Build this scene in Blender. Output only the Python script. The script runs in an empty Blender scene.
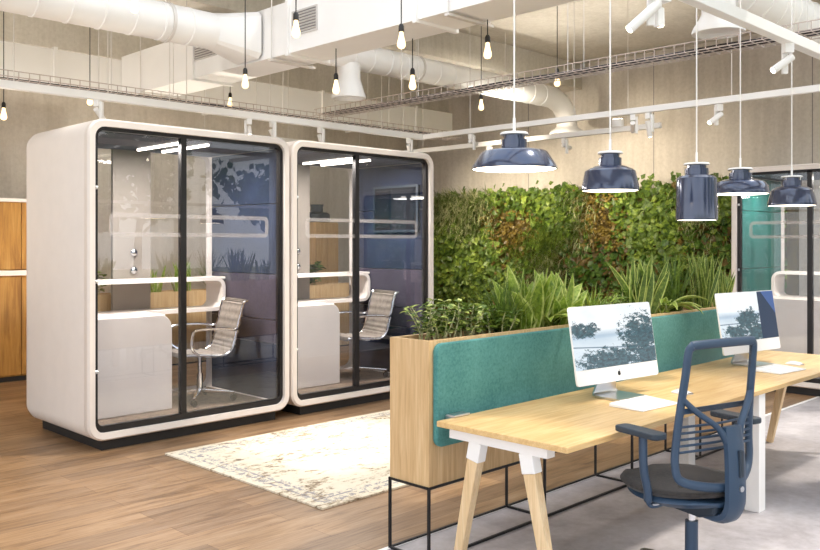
import bpy, math, random
from mathutils import Vector, Matrix, noise
random.seed(7)
R = math.radians
PI = math.pi
scene = bpy.context.scene
col = scene.collection

# ------------------------------------------------------------------ materials
def newmat(name):
    m = bpy.data.materials.new(name); m.use_nodes = True
    nt = m.node_tree
    return m, nt, nt.nodes['Principled BSDF']
def lin(h):
    h = h.lstrip('#'); c = [int(h[i:i+2], 16)/255 for i in (0, 2, 4)]
    return tuple((x/12.92 if x <= .04045 else ((x+.055)/1.055)**2.4) for x in c) + (1,)
def N(nt, t, **kw):
    n = nt.nodes.new(t)
    for k, v in kw.items(): setattr(n, k, v)
    return n
def ramp(nt, fac, stops):
    r = N(nt, 'ShaderNodeValToRGB')
    while len(r.color_ramp.elements) < len(stops): r.color_ramp.elements.new(.5)
    for e, (p, c) in zip(r.color_ramp.elements, stops): e.position = p; e.color = c
    nt.links.new(fac, r.inputs['Fac']); return r.outputs['Color']
def coords(nt, scale=(1, 1, 1), kind='Object', rot=(0, 0, 0)):
    tc = N(nt, 'ShaderNodeTexCoord'); mp = N(nt, 'ShaderNodeMapping')
    mp.inputs['Scale'].default_value = scale; mp.inputs['Rotation'].default_value = rot
    nt.links.new(tc.outputs[kind], mp.inputs['Vector']); return mp.outputs['Vector']
def noise_tex(nt, vec, scale, detail=4, rough=.55, dist=0):
    n = N(nt, 'ShaderNodeTexNoise'); n.inputs['Scale'].default_value = scale
    n.inputs['Detail'].default_value = detail; n.inputs['Roughness'].default_value = rough
    n.inputs['Distortion'].default_value = dist
    nt.links.new(vec, n.inputs['Vector']); return n.outputs['Fac']
def mixc(nt, fac, a, b, mode='MIX'):
    m = N(nt, 'ShaderNodeMix', data_type='RGBA', blend_type=mode)
    for s, v in ((m.inputs['Factor'], fac), (m.inputs['A'], a), (m.inputs['B'], b)):
        pass
    ins = [m.inputs[0], m.inputs[6], m.inputs[7]]
    for s, v in zip(ins, (fac, a, b)):
        if hasattr(v, 'links') or isinstance(v, bpy.types.NodeSocket): nt.links.new(v, s)
        else: s.default_value = v
    return m.outputs[2]
def bump(nt, p, h, strength=.2, dist=.01):
    b = N(nt, 'ShaderNodeBump'); b.inputs['Strength'].default_value = strength; b.inputs['Distance'].default_value = dist
    nt.links.new(h, b.inputs['Height']); nt.links.new(b.outputs['Normal'], p.inputs['Normal'])
def math_n(nt, op, a, b=0.0):
    m = N(nt, 'ShaderNodeMath', operation=op)
    for s, v in zip(m.inputs, (a, b)):
        if isinstance(v, bpy.types.NodeSocket): nt.links.new(v, s)
        else: s.default_value = v
    return m.outputs[0]

def plain(name, hexc, rough=.5, metal=0, var=.06, vs=6, spec=.5, coat=0):
    """flat paint / plastic with a very faint mottling"""
    m, nt, p = newmat(name)
    c = lin(hexc)
    f = noise_tex(nt, coords(nt), vs)
    a = tuple(min(1, x*(1-var)) for x in c[:3])+(1,); b = tuple(min(1, x*(1+var)) for x in c[:3])+(1,)
    nt.links.new(ramp(nt, f, [(.3, a), (.7, b)]), p.inputs['Base Color'])
    p.inputs['Roughness'].default_value = rough; p.inputs['Metallic'].default_value = metal
    p.inputs['Specular IOR Level'].default_value = spec
    p.inputs['Coat Weight'].default_value = coat
    return m
def wood(name, c1, c2, c3, stretch=(1, 14, 14), rough=.45, scale=2.2, bumpy=.05):
    m, nt, p = newmat(name)
    v = coords(nt, stretch)
    f1 = noise_tex(nt, v, scale, 6, .6, .6)
    v2 = coords(nt, tuple(s*3 if s > 2 else s for s in stretch))
    f2 = noise_tex(nt, v2, scale*2, 4, .6)
    ca = ramp(nt, f1, [(.3, lin(c1)), (.52, lin(c2)), (.72, lin(c3))])
    cb = ramp(nt, f2, [(.35, (.82, .8, .76, 1)), (.6, (1, 1, 1, 1))])
    nt.links.new(mixc(nt, .7, ca, cb, 'MULTIPLY'), p.inputs['Base Color'])
    p.inputs['Roughness'].default_value = rough
    bump(nt, p, f2, bumpy, .003)
    return m
def concrete(name, c1, c2, c3, scale=.8, rough=.8, streak=(1, 1, .35)):
    m, nt, p = newmat(name)
    f1 = noise_tex(nt, coords(nt, streak), scale, 8, .62, .3)
    f2 = noise_tex(nt, coords(nt), 22, 5, .7)
    f3 = noise_tex(nt, coords(nt, (7, 7, .5)), 1.6, 4, .6)
    ca = ramp(nt, f1, [(.28, lin(c1)), (.5, lin(c2)), (.72, lin(c3))])
    cb = ramp(nt, f2, [(.3, (.84, .83, .81, 1)), (.62, (1, 1, 1, 1))])
    cc = ramp(nt, f3, [(.3, (.86, .85, .83, 1)), (.6, (1, 1, 1, 1))])
    c = mixc(nt, .7, mixc(nt, .8, ca, cb, 'MULTIPLY'), cc, 'MULTIPLY')
    nt.links.new(c, p.inputs['Base Color'])
    p.inputs['Roughness'].default_value = rough
    bump(nt, p, f2, .15, .004)
    return m
def metal(name, hexc, rough=.25):
    return plain(name, hexc, rough, 1.0, .03)
def emit(name, hexc, strength):
    m, nt, p = newmat(name)
    p.inputs['Base Color'].default_value = lin(hexc)
    p.inputs['Emission Color'].default_value = lin(hexc)
    p.inputs['Emission Strength'].default_value = strength
    return m
def fabric(name, c1, c2, rough=.95, sc=60):
    m, nt, p = newmat(name)
    f = noise_tex(nt, coords(nt), sc, 4, .7); g = noise_tex(nt, coords(nt), 4, 5)
    s = math_n(nt, 'ADD', math_n(nt, 'MULTIPLY', f, .6), math_n(nt, 'MULTIPLY', g, .4))
    nt.links.new(ramp(nt, s, [(.38, lin(c1)), (.6, lin(c2))]), p.inputs['Base Color'])
    p.inputs['Roughness'].default_value = rough; p.inputs['Specular IOR Level'].default_value = .15
    p.inputs['Sheen Weight'].default_value = .15
    bump(nt, p, f, .25, .002)
    return m
def glassmat(name, tint=(.86, .88, .9), refl=1.0, ior=1.5, rough=0.0):
    """thin architectural glazing: straight-through transmission plus Fresnel reflection"""
    m = bpy.data.materials.new(name); m.use_nodes = True; nt = m.node_tree
    nt.nodes.remove(nt.nodes['Principled BSDF']); out = nt.nodes['Material Output']
    tr = N(nt, 'ShaderNodeBsdfTransparent'); tr.inputs['Color'].default_value = (*tint, 1)
    gl = N(nt, 'ShaderNodeBsdfGlossy'); gl.inputs['Roughness'].default_value = rough
    fr = N(nt, 'ShaderNodeFresnel'); fr.inputs['IOR'].default_value = ior
    geo = N(nt, 'ShaderNodeNewGeometry')
    f = math_n(nt, 'MULTIPLY', math_n(nt, 'MULTIPLY', fr.outputs[0], refl), math_n(nt, 'SUBTRACT', 1.0, geo.outputs['Backfacing']))
    mx = N(nt, 'ShaderNodeMixShader'); nt.links.new(f, mx.inputs[0])
    nt.links.new(tr.outputs[0], mx.inputs[1]); nt.links.new(gl.outputs[0], mx.inputs[2])
    nt.links.new(mx.outputs[0], out.inputs['Surface'])
    return m
def veil(name, hexc, alpha):
    """semi-see-through woven or frosted film"""
    m = bpy.data.materials.new(name); m.use_nodes = True; nt = m.node_tree
    p = nt.nodes['Principled BSDF']; p.inputs['Base Color'].default_value = lin(hexc); p.inputs['Roughness'].default_value = .6
    p.inputs['Alpha'].default_value = alpha
    return m
def leafmat(name, c1, c2, c3, rough=.42, sc=5, trans=.25):
    m, nt, p = newmat(name)
    f = noise_tex(nt, coords(nt), sc, 3, .6)
    g = noise_tex(nt, coords(nt), sc*9, 2, .6)
    s = math_n(nt, 'ADD', math_n(nt, 'MULTIPLY', f, .5), math_n(nt, 'MULTIPLY', g, .5))
    c = ramp(nt, s, [(.36, lin(c1)), (.5, lin(c2)), (.64, lin(c3))])
    nt.links.new(c, p.inputs['Base Color']); p.inputs['Roughness'].default_value = rough
    tb = N(nt, 'ShaderNodeBsdfTranslucent'); nt.links.new(c, tb.inputs['Color'])
    mx = N(nt, 'ShaderNodeMixShader'); mx.inputs[0].default_value = trans
    nt.links.new(p.outputs[0], mx.inputs[1]); nt.links.new(tb.outputs[0], mx.inputs[2])
    nt.links.new(mx.outputs[0], nt.nodes['Material Output'].inputs['Surface'])
    return m

M = {}
M['concrete_wall'] = concrete('concrete_wall', '#bdb3a7', '#d6cdc2', '#e7e0d6', .5)
M['concrete_ceiling'] = concrete('concrete_ceiling', '#c4bcb0', '#d9d2c7', '#e8e2d9', .6)
M['cement_floor'] = concrete('cement_floor', '#9a9498', '#b9b4b8', '#cdc8cb', 2.2, .55, (1, 1, 1))
M['white_paint'] = plain('white_paint', '#f2efec', .4, 0, .02)
M['duct_white'] = plain('duct_white', '#f6f3f0', .38, 0, .03, 2)
M['pod_shell'] = plain('pod_shell', '#e6dcd4', .5, 0, .02)
M['laminate'] = plain('laminate', '#efe6df', .35, 0, .02)
M['black_metal'] = plain('black_metal', '#1c1c1f', .45, .3, .05)
M['plinth'] = plain('plinth', '#1e1c1c', .6, 0, .1)
M['door_metal'] = plain('door_metal', '#2a2829', .35, .5, .05)
M['wire'] = plain('wire', '#dcd6d0', .4, .2, .05)
M['tray_wire'] = plain('tray_wire', '#c2b3ab', .4, .3, .1)
M['cable'] = plain('cable', '#2a2424', .6)
M['chrome'] = metal('chrome', '#e4e4e6', .12)
M['alu'] = metal('alu', '#d9dadd', .3)
M['white_plastic'] = plain('white_plastic', '#f4f3f4', .25, 0, .01)
M['socket'] = plain('socket', '#17120f', .4)
M['slate'] = plain('slate', '#33475e', .42, 0, .05)
M['slate_dark'] = plain('slate_dark', '#26323f', .5, 0, .05)
M['seat_fabric'] = fabric('seat_fabric', '#2c2a2b', '#453f3c')
M['grille'] = plain('grille', '#cfcac6', .5)
M['grille_dark'] = plain('grille_dark', '#8b8682', .6)
M['dark_glass'] = plain('dark_glass', '#141a24', .06)
M['soil'] = fabric('soil', '#3f2616', '#8a5a38', .95, 45)
M['screen_frame'] = plain('screen_frame', '#0c0d10', .3)
M['logo'] = plain('logo', '#191919', .4)
M['leather_light'] = fabric('leather_light', '#7f756c', '#9d9389', .6, 20)
M['pod_floor'] = fabric('pod_floor', '#5e4e42', '#84705f', .9, 20)
M['caster'] = plain('caster', '#19191b', .4)
M['base_grey'] = metal('base_grey', '#8f9094', .35)
M['pod_grey'] = plain('pod_grey', '#7f7871', .6)
M['navy_panel'] = plain('navy_panel', '#2a3144', .6)
M['blue_fabric'] = fabric('blue_fabric', '#1b2336', '#27324c')
M['sofa_reflection_fabric'] = fabric('sofa_reflection_fabric', '#3a3544', '#4d4757')  # sofa mirrored in the booth glass, painted into the pad colour
M['teal_wall'] = fabric('teal_wall', '#0c4c48', '#15665f')
M['teal_fabric'] = fabric('teal_fabric', '#3d7674', '#568f8a')
M['desk_oak'] = wood('desk_oak', '#cfa56c', '#deb980', '#e8c794', (1.2, 16, 16), .42)
M['leg_oak'] = wood('leg_oak', '#dcb98a', '#e6c89d', '#eed6b1', (12, 12, 1), .5)
M['planter_oak'] = wood('planter_oak', '#c29c6c', '#d5b283', '#e0c296', (22, 22, 1.2), .55)
M['cabinet_oak'] = wood('cabinet_oak', '#94652f', '#b5833f', '#c89a56', (9, 9, .8), .45)
M['glass'] = glassmat('glass', (.955, .96, .975), 2.0)
M['rear_glass'] = glassmat('rear_glass', (.96, .97, .98), .6)
M['frost'] = veil('frost', '#d6cfcc', .26)
M['mesh_net'] = veil('mesh_net', '#4a3f38', .30)
M['bulb_glow'] = emit('bulb_glow', '#ffe0b0', 2.2)
M['bulb_glass'] = glassmat('bulb_glass', (.98, .95, .9), 1.0)
M['lamp_glow'] = emit('lamp_glow', '#fff0d8', 9)
M['led'] = emit('led', '#fff3e2', 9)
M['spot_glow'] = emit('spot_glow', '#fff4dc', 12)
M['shade_inner'] = plain('shade_inner', '#f3ece2', .5)
M['leaf_deep'] = leafmat('leaf_deep', '#2c4a18', '#4c6f26', '#739238')
M['leaf_bright'] = leafmat('leaf_bright', '#587324', '#839b38', '#aebd58')
M['leaf_mid'] = leafmat('leaf_mid', '#39521d', '#5b742c', '#859a45')
M['leaf_cream'] = leafmat('leaf_cream', '#98a956', '#b6c26c', '#ced38e')
M['leaf_olive'] = leafmat('leaf_olive', '#97996a', '#bdbc8a', '#dad8b0')
M['leaf_yellow'] = leafmat('leaf_yellow', '#66561f', '#8a7430', '#a8934a')
M['leaf_brown'] = leafmat('leaf_brown', '#4a3a1c', '#6e5a2a', '#93803f')
M['bark'] = fabric('bark', '#4c3d2e', '#6d5a46', .95, 14)

# navy lacquer of the pendant lamps
m, nt, p = newmat('lamp_lacquer'); M['lamp_lacquer'] = m
p.inputs['Base Color'].default_value = lin('#363f58'); p.inputs['Roughness'].default_value = .16
p.inputs['Metallic'].default_value = .3; p.inputs['Coat Weight'].default_value = .7; p.inputs['Coat Roughness'].default_value = .05

# wood plank floor (planks run along X)
m, nt, p = newmat('plank_floor'); M['plank_floor'] = m
v = coords(nt)
br = N(nt, 'ShaderNodeTexBrick'); br.offset = .37; br.inputs['Scale'].default_value = 1
br.inputs['Mortar Size'].default_value = .0015; br.inputs['Brick Width'].default_value = 1.5; br.inputs['Row Height'].default_value = .19
br.inputs['Color1'].default_value = lin('#917860'); br.inputs['Color2'].default_value = lin('#b09374'); br.inputs['Mortar'].default_value = lin('#6d4d32')
br.inputs['Bias'].default_value = -.1
nt.links.new(v, br.inputs['Vector'])
g1 = noise_tex(nt, coords(nt, (1, 9, 1)), 1.6, 7, .65, .9)
g2 = noise_tex(nt, coords(nt, (1.3, 26, 1)), 3, 5, .65, .3)
ca = ramp(nt, g1, [(.3, lin('#9d8a70')), (.48, lin('#e6dac8')), (.7, (1, 1, 1, 1))])
cb = ramp(nt, g2, [(.3, lin('#c9bba8')), (.56, (1, 1, 1, 1))])
c = mixc(nt, .75, mixc(nt, .9, br.outputs['Color'], ca, 'MULTIPLY'), cb, 'MULTIPLY')
nt.links.new(c, p.inputs['Base Color']); p.inputs['Roughness'].default_value = .42
bump(nt, p, g2, .08, .002)

# distressed rug
m, nt, p = newmat('rug'); M['rug'] = m
f1 = noise_tex(nt, coords(nt, (1, 2.2, 1)), 2.0, 8, .7, 1.0)
f2 = noise_tex(nt, coords(nt, (1, 1.6, 1)), 16, 6, .75, .4)
mask = math_n(nt, 'MULTIPLY', f1, f2)
cc = ramp(nt, mask, [(.0, lin('#e8dfcd')), (.27, lin('#e0d5c0')), (.31, lin('#c2b299')), (.36, lin('#857360'))])
tc = N(nt, 'ShaderNodeTexCoord'); sp = N(nt, 'ShaderNodeSeparateXYZ'); nt.links.new(tc.outputs['Object'], sp.inputs[0])
# border band: distance from the rug's edge in metres (rug half size 1.5 x .95)
ex = math_n(nt, 'SUBTRACT', 1.5, math_n(nt, 'ABSOLUTE', sp.outputs[0])); ey = math_n(nt, 'SUBTRACT', .95, math_n(nt, 'ABSOLUTE', sp.outputs[1]))
e = math_n(nt, 'MINIMUM', ex, ey)
band = math_n(nt, 'MULTIPLY', math_n(nt, 'GREATER_THAN', e, .05), math_n(nt, 'LESS_THAN', e, .2))
line = math_n(nt, 'GREATER_THAN', math_n(nt, 'SINE', math_n(nt, 'MULTIPLY', e, 95)), .55)
wear = math_n(nt, 'GREATER_THAN', noise_tex(nt, coords(nt), 14, 5, .7), .5)
bm_ = math_n(nt, 'MULTIPLY', math_n(nt, 'MULTIPLY', band, line), wear)
spots = math_n(nt, 'MULTIPLY', band, math_n(nt, 'GREATER_THAN', noise_tex(nt, coords(nt), 30, 4, .7), .56))
bm2 = math_n(nt, 'MULTIPLY', math_n(nt, 'MAXIMUM', bm_, spots), .75)
nt.links.new(mixc(nt, bm2, cc, lin('#85828c')), p.inputs['Base Color'])
p.inputs['Roughness'].default_value = .95; p.inputs['Specular IOR Level'].default_value = .1
bump(nt, p, f2, .3, .003)

def screen_reflection_mat(name, blobs, band_slope=0.0, blue=None):
    """window reflection painted as glow on a monitor: pale sky, a ledge, dark blue-green trees. uses UV 0..1"""
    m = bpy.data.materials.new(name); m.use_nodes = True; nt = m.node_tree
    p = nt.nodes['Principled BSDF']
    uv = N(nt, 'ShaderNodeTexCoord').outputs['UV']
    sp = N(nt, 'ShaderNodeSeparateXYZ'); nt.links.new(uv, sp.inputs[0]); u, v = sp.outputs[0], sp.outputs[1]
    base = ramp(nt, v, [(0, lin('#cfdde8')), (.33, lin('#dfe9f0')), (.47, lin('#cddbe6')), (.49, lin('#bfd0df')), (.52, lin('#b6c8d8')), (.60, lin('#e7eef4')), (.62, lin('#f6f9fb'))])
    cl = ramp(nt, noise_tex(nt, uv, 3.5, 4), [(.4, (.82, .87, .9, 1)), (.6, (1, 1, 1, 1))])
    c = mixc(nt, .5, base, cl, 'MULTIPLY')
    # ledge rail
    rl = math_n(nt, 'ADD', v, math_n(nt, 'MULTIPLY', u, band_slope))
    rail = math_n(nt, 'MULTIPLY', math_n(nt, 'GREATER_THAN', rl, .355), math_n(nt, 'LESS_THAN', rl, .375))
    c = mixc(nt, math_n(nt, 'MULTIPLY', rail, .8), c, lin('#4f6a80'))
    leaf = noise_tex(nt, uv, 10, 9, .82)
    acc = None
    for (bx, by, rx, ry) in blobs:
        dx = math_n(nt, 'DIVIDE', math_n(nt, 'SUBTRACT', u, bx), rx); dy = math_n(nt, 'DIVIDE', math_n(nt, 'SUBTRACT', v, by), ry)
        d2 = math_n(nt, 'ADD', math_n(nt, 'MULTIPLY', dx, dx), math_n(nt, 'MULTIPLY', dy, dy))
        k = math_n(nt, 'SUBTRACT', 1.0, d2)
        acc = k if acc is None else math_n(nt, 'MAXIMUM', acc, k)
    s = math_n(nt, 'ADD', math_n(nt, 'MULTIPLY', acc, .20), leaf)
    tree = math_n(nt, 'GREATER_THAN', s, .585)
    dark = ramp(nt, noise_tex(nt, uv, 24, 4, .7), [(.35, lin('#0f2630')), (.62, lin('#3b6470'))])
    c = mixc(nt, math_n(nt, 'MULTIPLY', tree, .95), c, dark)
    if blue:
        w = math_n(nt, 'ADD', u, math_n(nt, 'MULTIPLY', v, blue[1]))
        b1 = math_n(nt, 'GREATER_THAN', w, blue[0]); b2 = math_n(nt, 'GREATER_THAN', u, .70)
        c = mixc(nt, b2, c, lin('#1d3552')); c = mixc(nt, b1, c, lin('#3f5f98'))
    nt.links.new(c, p.inputs['Emission Color']); p.inputs['Emission Strength'].default_value = REFLECTION_E
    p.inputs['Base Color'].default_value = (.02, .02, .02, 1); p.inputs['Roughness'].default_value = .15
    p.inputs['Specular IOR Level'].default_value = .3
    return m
REFLECTION_E = 1.15

# ------------------------------------------------------------------ mesh helpers
class MB:
    def __init__(s): s.v = []; s.f = []; s.m = []; s.uv = None
    def add(s, vs, fs, mi=0):
        b = len(s.v); s.v += [tuple(x) for x in vs]; s.f += [tuple(b+i for i in f) for f in fs]; s.m += [mi]*len(fs); return s
    def box(s, x0, x1, y0, y1, z0, z1, mi=0):
        v = [(x, y, z) for z in (z0, z1) for y in (y0, y1) for x in (x0, x1)]
        return s.add(v, [(0, 2, 3, 1), (4, 5, 7, 6), (0, 1, 5, 4), (2, 6, 7, 3), (0, 4, 6, 2), (1, 3, 7, 5)], mi)
    def bar(s, a, b, w, h=None, up=(0, 0, 1), mi=0, w2=None, h2=None):
        a = Vector(a); b = Vector(b); h = h or w; w2 = w2 or w; h2 = h2 or h
        d = (b-a).normalized(); u = Vector(up)
        if abs(d.dot(u)) > .99: u = Vector((0, 1, 0))
        r = d.cross(u).normalized(); u = r.cross(d).normalized()
        vs = []
        for p, ww, hh in ((a, w, h), (b, w2, h2)):
            for sx, sy in ((-1, -1), (1, -1), (1, 1), (-1, 1)): vs.append(p+r*sx*ww/2+u*sy*hh/2)
        return s.add(vs, [(0, 1, 2, 3), (7, 6, 5, 4), (0, 4, 5, 1), (1, 5, 6, 2), (2, 6, 7, 3), (3, 7, 4, 0)], mi)
    def tube(s, pts, rad, n=10, closed=False, mi=0, ell=1.0, caps=True, up=None):
        pts = [Vector(p) for p in pts]; L = len(pts)
        rads = rad if isinstance(rad, (list, tuple)) else [rad]*L
        vs = []; prev = None
        for i, p in enumerate(pts):
            if closed: d = pts[(i+1) % L]-pts[i-1]
            else: d = pts[min(i+1, L-1)]-pts[max(i-1, 0)]
            d.normalize()
            if up is not None: ref = Vector(up)
            elif prev is None: ref = Vector((0, 0, 1)) if abs(d.z) < .9 else Vector((0, 1, 0))
            else: ref = prev
            r = d.cross(ref)
            if r.length < 1e-4: r = d.cross(Vector((1, 0, 0)))
            r.normalize(); u = r.cross(d).normalized(); prev = u
            for k in range(n):
                a = 2*PI*k/n + PI/n
                vs.append(p+r*math.cos(a)*rads[i]+u*math.sin(a)*rads[i]*ell)
        fs = []
        for i in range(L if closed else L-1):
            j = (i+1) % L
            for k in range(n):
                k2 = (k+1) % n; fs.append((i*n+k, i*n+k2, j*n+k2, j*n+k))
        if not closed and caps: fs.append(tuple(range(n))[::-1]); fs.append(tuple(range((L-1)*n, L*n)))
        return s.add(vs, fs, mi)
    def cyl(s, a, b, r, n=16, r2=None, mi=0): return s.tube([a, b], [r, r if r2 is None else r2], n, mi=mi)
    def lathe(s, prof, n=28, c=(0, 0, 0), mi=0):
        vs = []; L = len(prof)
        for (r, z) in prof:
            for k in range(n):
                a = 2*PI*k/n; vs.append((c[0]+max(r, 1e-4)*math.cos(a), c[1]+max(r, 1e-4)*math.sin(a), c[2]+z))
        fs = [(i*n+k, i*n+(k+1) % n, (i+1)*n+(k+1) % n, (i+1)*n+k) for i in range(L-1) for k in range(n)]
        return s.add(vs, fs, mi)
    def sheet(s, rows, mi=0, closed=False):
        n = len(rows[0]); vs = [p for r in rows for p in r]
        fs = [(i*n+k, i*n+k+1, (i+1)*n+k+1, (i+1)*n+k) for i in range(len(rows)-1) for k in range(n-1)]
        return s.add(vs, fs, mi)
    def prism(s, poly, axis, a, b, mi=0):
        """extrude 2D polygon along axis ('x','y','z') from a to b"""
        def P(u, v, w): return {'x': (w, u, v), 'y': (u, w, v), 'z': (u, v, w)}[axis]
        n = len(poly); vs = [P(u, v, a) for u, v in poly]+[P(u, v, b) for u, v in poly]
        fs = [tuple(range(n)), tuple(range(2*n-1, n-1, -1))]+[(i, i+n, (i+1) % n+n, (i+1) % n) for i in range(n)]
        return s.add(vs, fs, mi)
    def ringprism(s, outer, inner, axis, a, b, mi=0):
        def P(u, v, w): return {'x': (w, u, v), 'y': (u, w, v), 'z': (u, v, w)}[axis]
        n = len(outer); vs = []
        for loop in (outer, inner):
            for w in (a, b): vs += [P(u, v, w) for u, v in loop]
        fs = []
        for i in range(n):
            j = (i+1) % n; oa, ob, ia, ib = i, i+n, i+2*n, i+3*n; ja, jb, ka, kb = j, j+n, j+2*n, j+3*n
            fs += [(oa, ja, jb, ob), (ia, ib, kb, ka), (oa, ia, ka, ja), (ob, jb, kb, ib)]
        return s.add(vs, fs, mi)
    def build(s, name, mat, parent=None, smooth=None, bevel=None, loc=None, rot=None, fixn=True, seg=2):
        me = bpy.data.meshes.new(name); me.from_pydata(s.v, [], s.f)
        mats = mat if isinstance(mat, (list, tuple)) else [mat]
        for mm in mats: me.materials.append(M[mm] if isinstance(mm, str) else mm)
        if len(mats) > 1: me.polygons.foreach_set('material_index', s.m)
        if s.uv:
            ul = me.uv_layers.new(name='UVMap')
            for lp in me.loops: ul.data[lp.index].uv = s.uv[lp.vertex_index]
        me.validate(); me.update()
        if fixn:
            import bmesh
            bm = bmesh.new(); bm.from_mesh(me); bmesh.ops.recalc_face_normals(bm, faces=bm.faces); bm.to_mesh(me); bm.free()
        if smooth:
            me.shade_smooth(); me.set_sharp_from_angle(angle=R(smooth if smooth is not True else 40))
        o = bpy.data.objects.new(name, me); col.objects.link(o)
        if parent is not None: o.parent = parent
        if loc: o.location = loc
        if rot: o.rotation_euler = rot
        if bevel:
            b = o.modifiers.new('b', 'BEVEL'); b.width = bevel; b.segments = seg; b.limit_method = 'ANGLE'; b.angle_limit = R(40)
        return o
def tag(o, label=None, cat=None, group=None, kind=None):
    if label: o['label'] = label
    if cat: o['category'] = cat
    if group: o['group'] = group
    if kind: o['kind'] = kind
    return o
def thing(name, label, cat, loc=(0, 0, 0), rz=0, group=None):
    o = bpy.data.objects.new(name, None); col.objects.link(o); o.empty_display_size = .1
    o.location = loc; o.rotation_euler = (0, 0, rz)
    return tag(o, label, cat, group)
def dup(root, loc, rz=None, label=None, group=None):
    r = root.copy(); col.objects.link(r); r.location = loc
    if rz is not None: r.rotation_euler = (0, 0, rz)
    if label: r['label'] = label
    if group: r['group'] = group
    def rec(src, dst):
        for ch in list(src.children):
            c = ch.copy(); col.objects.link(c); c.parent = dst; rec(ch, c)
    rec(root, r)
    return r
def struct(o): o['kind'] = 'structure'; return o
def rrect(x0, x1, z0, z1, r, n=6):
    pts = []
    for cx, cz, a0 in ((x1-r, z1-r, 0), (x0+r, z1-r, 90), (x0+r, z0+r, 180), (x1-r, z0+r, 270)):
        for k in range(n+1):
            a = R(a0+90*k/n); pts.append((cx+r*math.cos(a), cz+r*math.sin(a)))
    return pts
def smooth_path(pts, n=6, closed=False):
    P = [Vector(p) for p in pts]; L = len(P); out = []
    rng = L if closed else L-1
    for i in range(rng):
        p0 = P[(i-1) % L] if closed or i > 0 else P[0]; p1 = P[i]; p2 = P[(i+1) % L]
        p3 = P[(i+2) % L] if closed or i+2 < L else P[-1]
        for k in range(n):
            t = k/n
            out.append(.5*((2*p1)+(-p0+p2)*t+(2*p0-5*p1+4*p2-p3)*t*t+(-p0+3*p1-3*p2+p3)*t**3))
    if not closed: out.append(P[-1])
    return out
def light(name, kind, loc, energy, color=(1, 1, 1), parent=None, **kw):
    l = bpy.data.lights.new(name, kind); l.energy = energy; l.color = color
    for k, v in kw.items(): setattr(l, k, v)
    o = bpy.data.objects.new(name, l); col.objects.link(o); o.location = loc
    if parent: o.parent = parent
    return o

# ------------------------------------------------------------------ room shell
XR, YB, CZ = 11.4, 11.2, 4.45         # right wall, back wall, ceiling height
X0, Y0 = -3.0, -3.0                   # glazed sides behind the camera
EDGE = 3.27
struct(MB().box(X0-.2, XR+.2, EDGE, YB+.2, -.12, 0).build('floor', 'plank_floor'))
struct(MB().box(X0-.2, XR+.2, Y0-.2, EDGE-.03, -.12, 0).build('floor', 'cement_floor'))
struct(MB().box(X0, XR, EDGE-.03, EDGE, -.12, .004).build('trim_1', 'white_paint'))
struct(MB().box(X0-.2, XR+.2, YB, YB+.2, 0, CZ).build('wall_back', 'concrete_wall'))
struct(MB().box(XR, XR+.2, Y0-.2, YB, 0, CZ).build('wall_right', 'concrete_wall'))
# formwork joints in the right wall
j = MB()
for y in (4.05, 6.3, 8.6): j.box(XR-.002, XR+.01, y-.006, y+.006, 0, CZ)
struct(j.build('trim_2', 'grille_dark'))
# ceiling slab round unseen openings added to let in sun and sky
SX0, SX1, SY0, SY1 = (1.2, 7.0, -1.0, 6.3)
openings = [(1.2, 7.0, -1.0, 6.3), (-2.6, .9, -1.0, 3.5), (7.7, 11.0, -2.6, 2.3)]
cm = MB()
xs = sorted({X0-.2, XR+.2, *[v for o_ in openings for v in o_[:2]]}); ys = sorted({Y0-.2, YB+.2, *[v for o_ in openings for v in o_[2:]]})
for xa, xb in zip(xs[:-1], xs[1:]):
    run = None
    for ya, yb in zip(ys[:-1], ys[1:]):
        cx, cy = (xa+xb)/2, (ya+yb)/2
        hole = any(a_ < cx < b_ and c_ < cy < d_ for a_, b_, c_, d_ in openings)
        if not hole: run = [ya, yb] if run is None else [run[0], yb]
        if (hole or yb == ys[-1]) and run: cm.box(xa, xb, run[0], run[1], CZ, CZ+.25); run = None
struct(cm.build('ceiling', 'concrete_ceiling'))
m_ = MB()  # glazing bars across the added roof opening
for x in (4.60, 5.08): m_.box(x-.03, x+.03, SY0, SY1, CZ+.02, CZ+.14)
m_.box(SX0, SX1, 2.38, 2.46, CZ+.0, CZ+.14); 
for y in (4.42, 4.80, 5.80): m_.box(SX0, SX1, y-.03, y+.03, CZ, CZ+.14)
struct(m_.build('added_rooflight_bars', 'white_paint'))
# downstand beams
struct(MB().box(X0, XR, 7.55, 8.0, 4.05, CZ).build('ceiling_beam', 'concrete_ceiling'))
struct(MB().box(X0, XR, 10.4, 10.8, 4.0, CZ).build('ceiling_beam', 'concrete_ceiling'))
# glazed walls behind the camera: sill, head, posts, panes
def glazed(name, a, b, fixed, along):
    fr = MB(); gl = MB(); H = 4.1
    def bx(mb, u0, u1, w0, w1, z0, z1):
        if along == 'x': mb.box(u0, u1, w0, w1, z0, z1)
        else: mb.box(w0, w1, u0, u1, z0, z1)
    bx(fr, a, b, fixed-.2, fixed, 0, .25); bx(fr, a, b, fixed-.2, fixed, H, CZ)
    n = max(2, round((b-a)/2.4))
    for i in range(n+1):
        u = a+(b-a)*i/n; bx(fr, u-.05, u+.05, fixed-.15, fixed-.03, .25, H)
    bx(fr, a, b, fixed-.12, fixed-.06, 2.4, 2.46)
    w = struct(fr.build(name, 'white_paint'))
    bx(gl, a, b, fixed-.095, fixed-.085, .25, H)
    g = struct(gl.build('window_2' if along == 'x' else 'window_3', 'rear_glass'))
glazed('wall_front', X0, XR, Y0, 'x')
glazed('wall_left', Y0, YB, X0, 'y')

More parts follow.
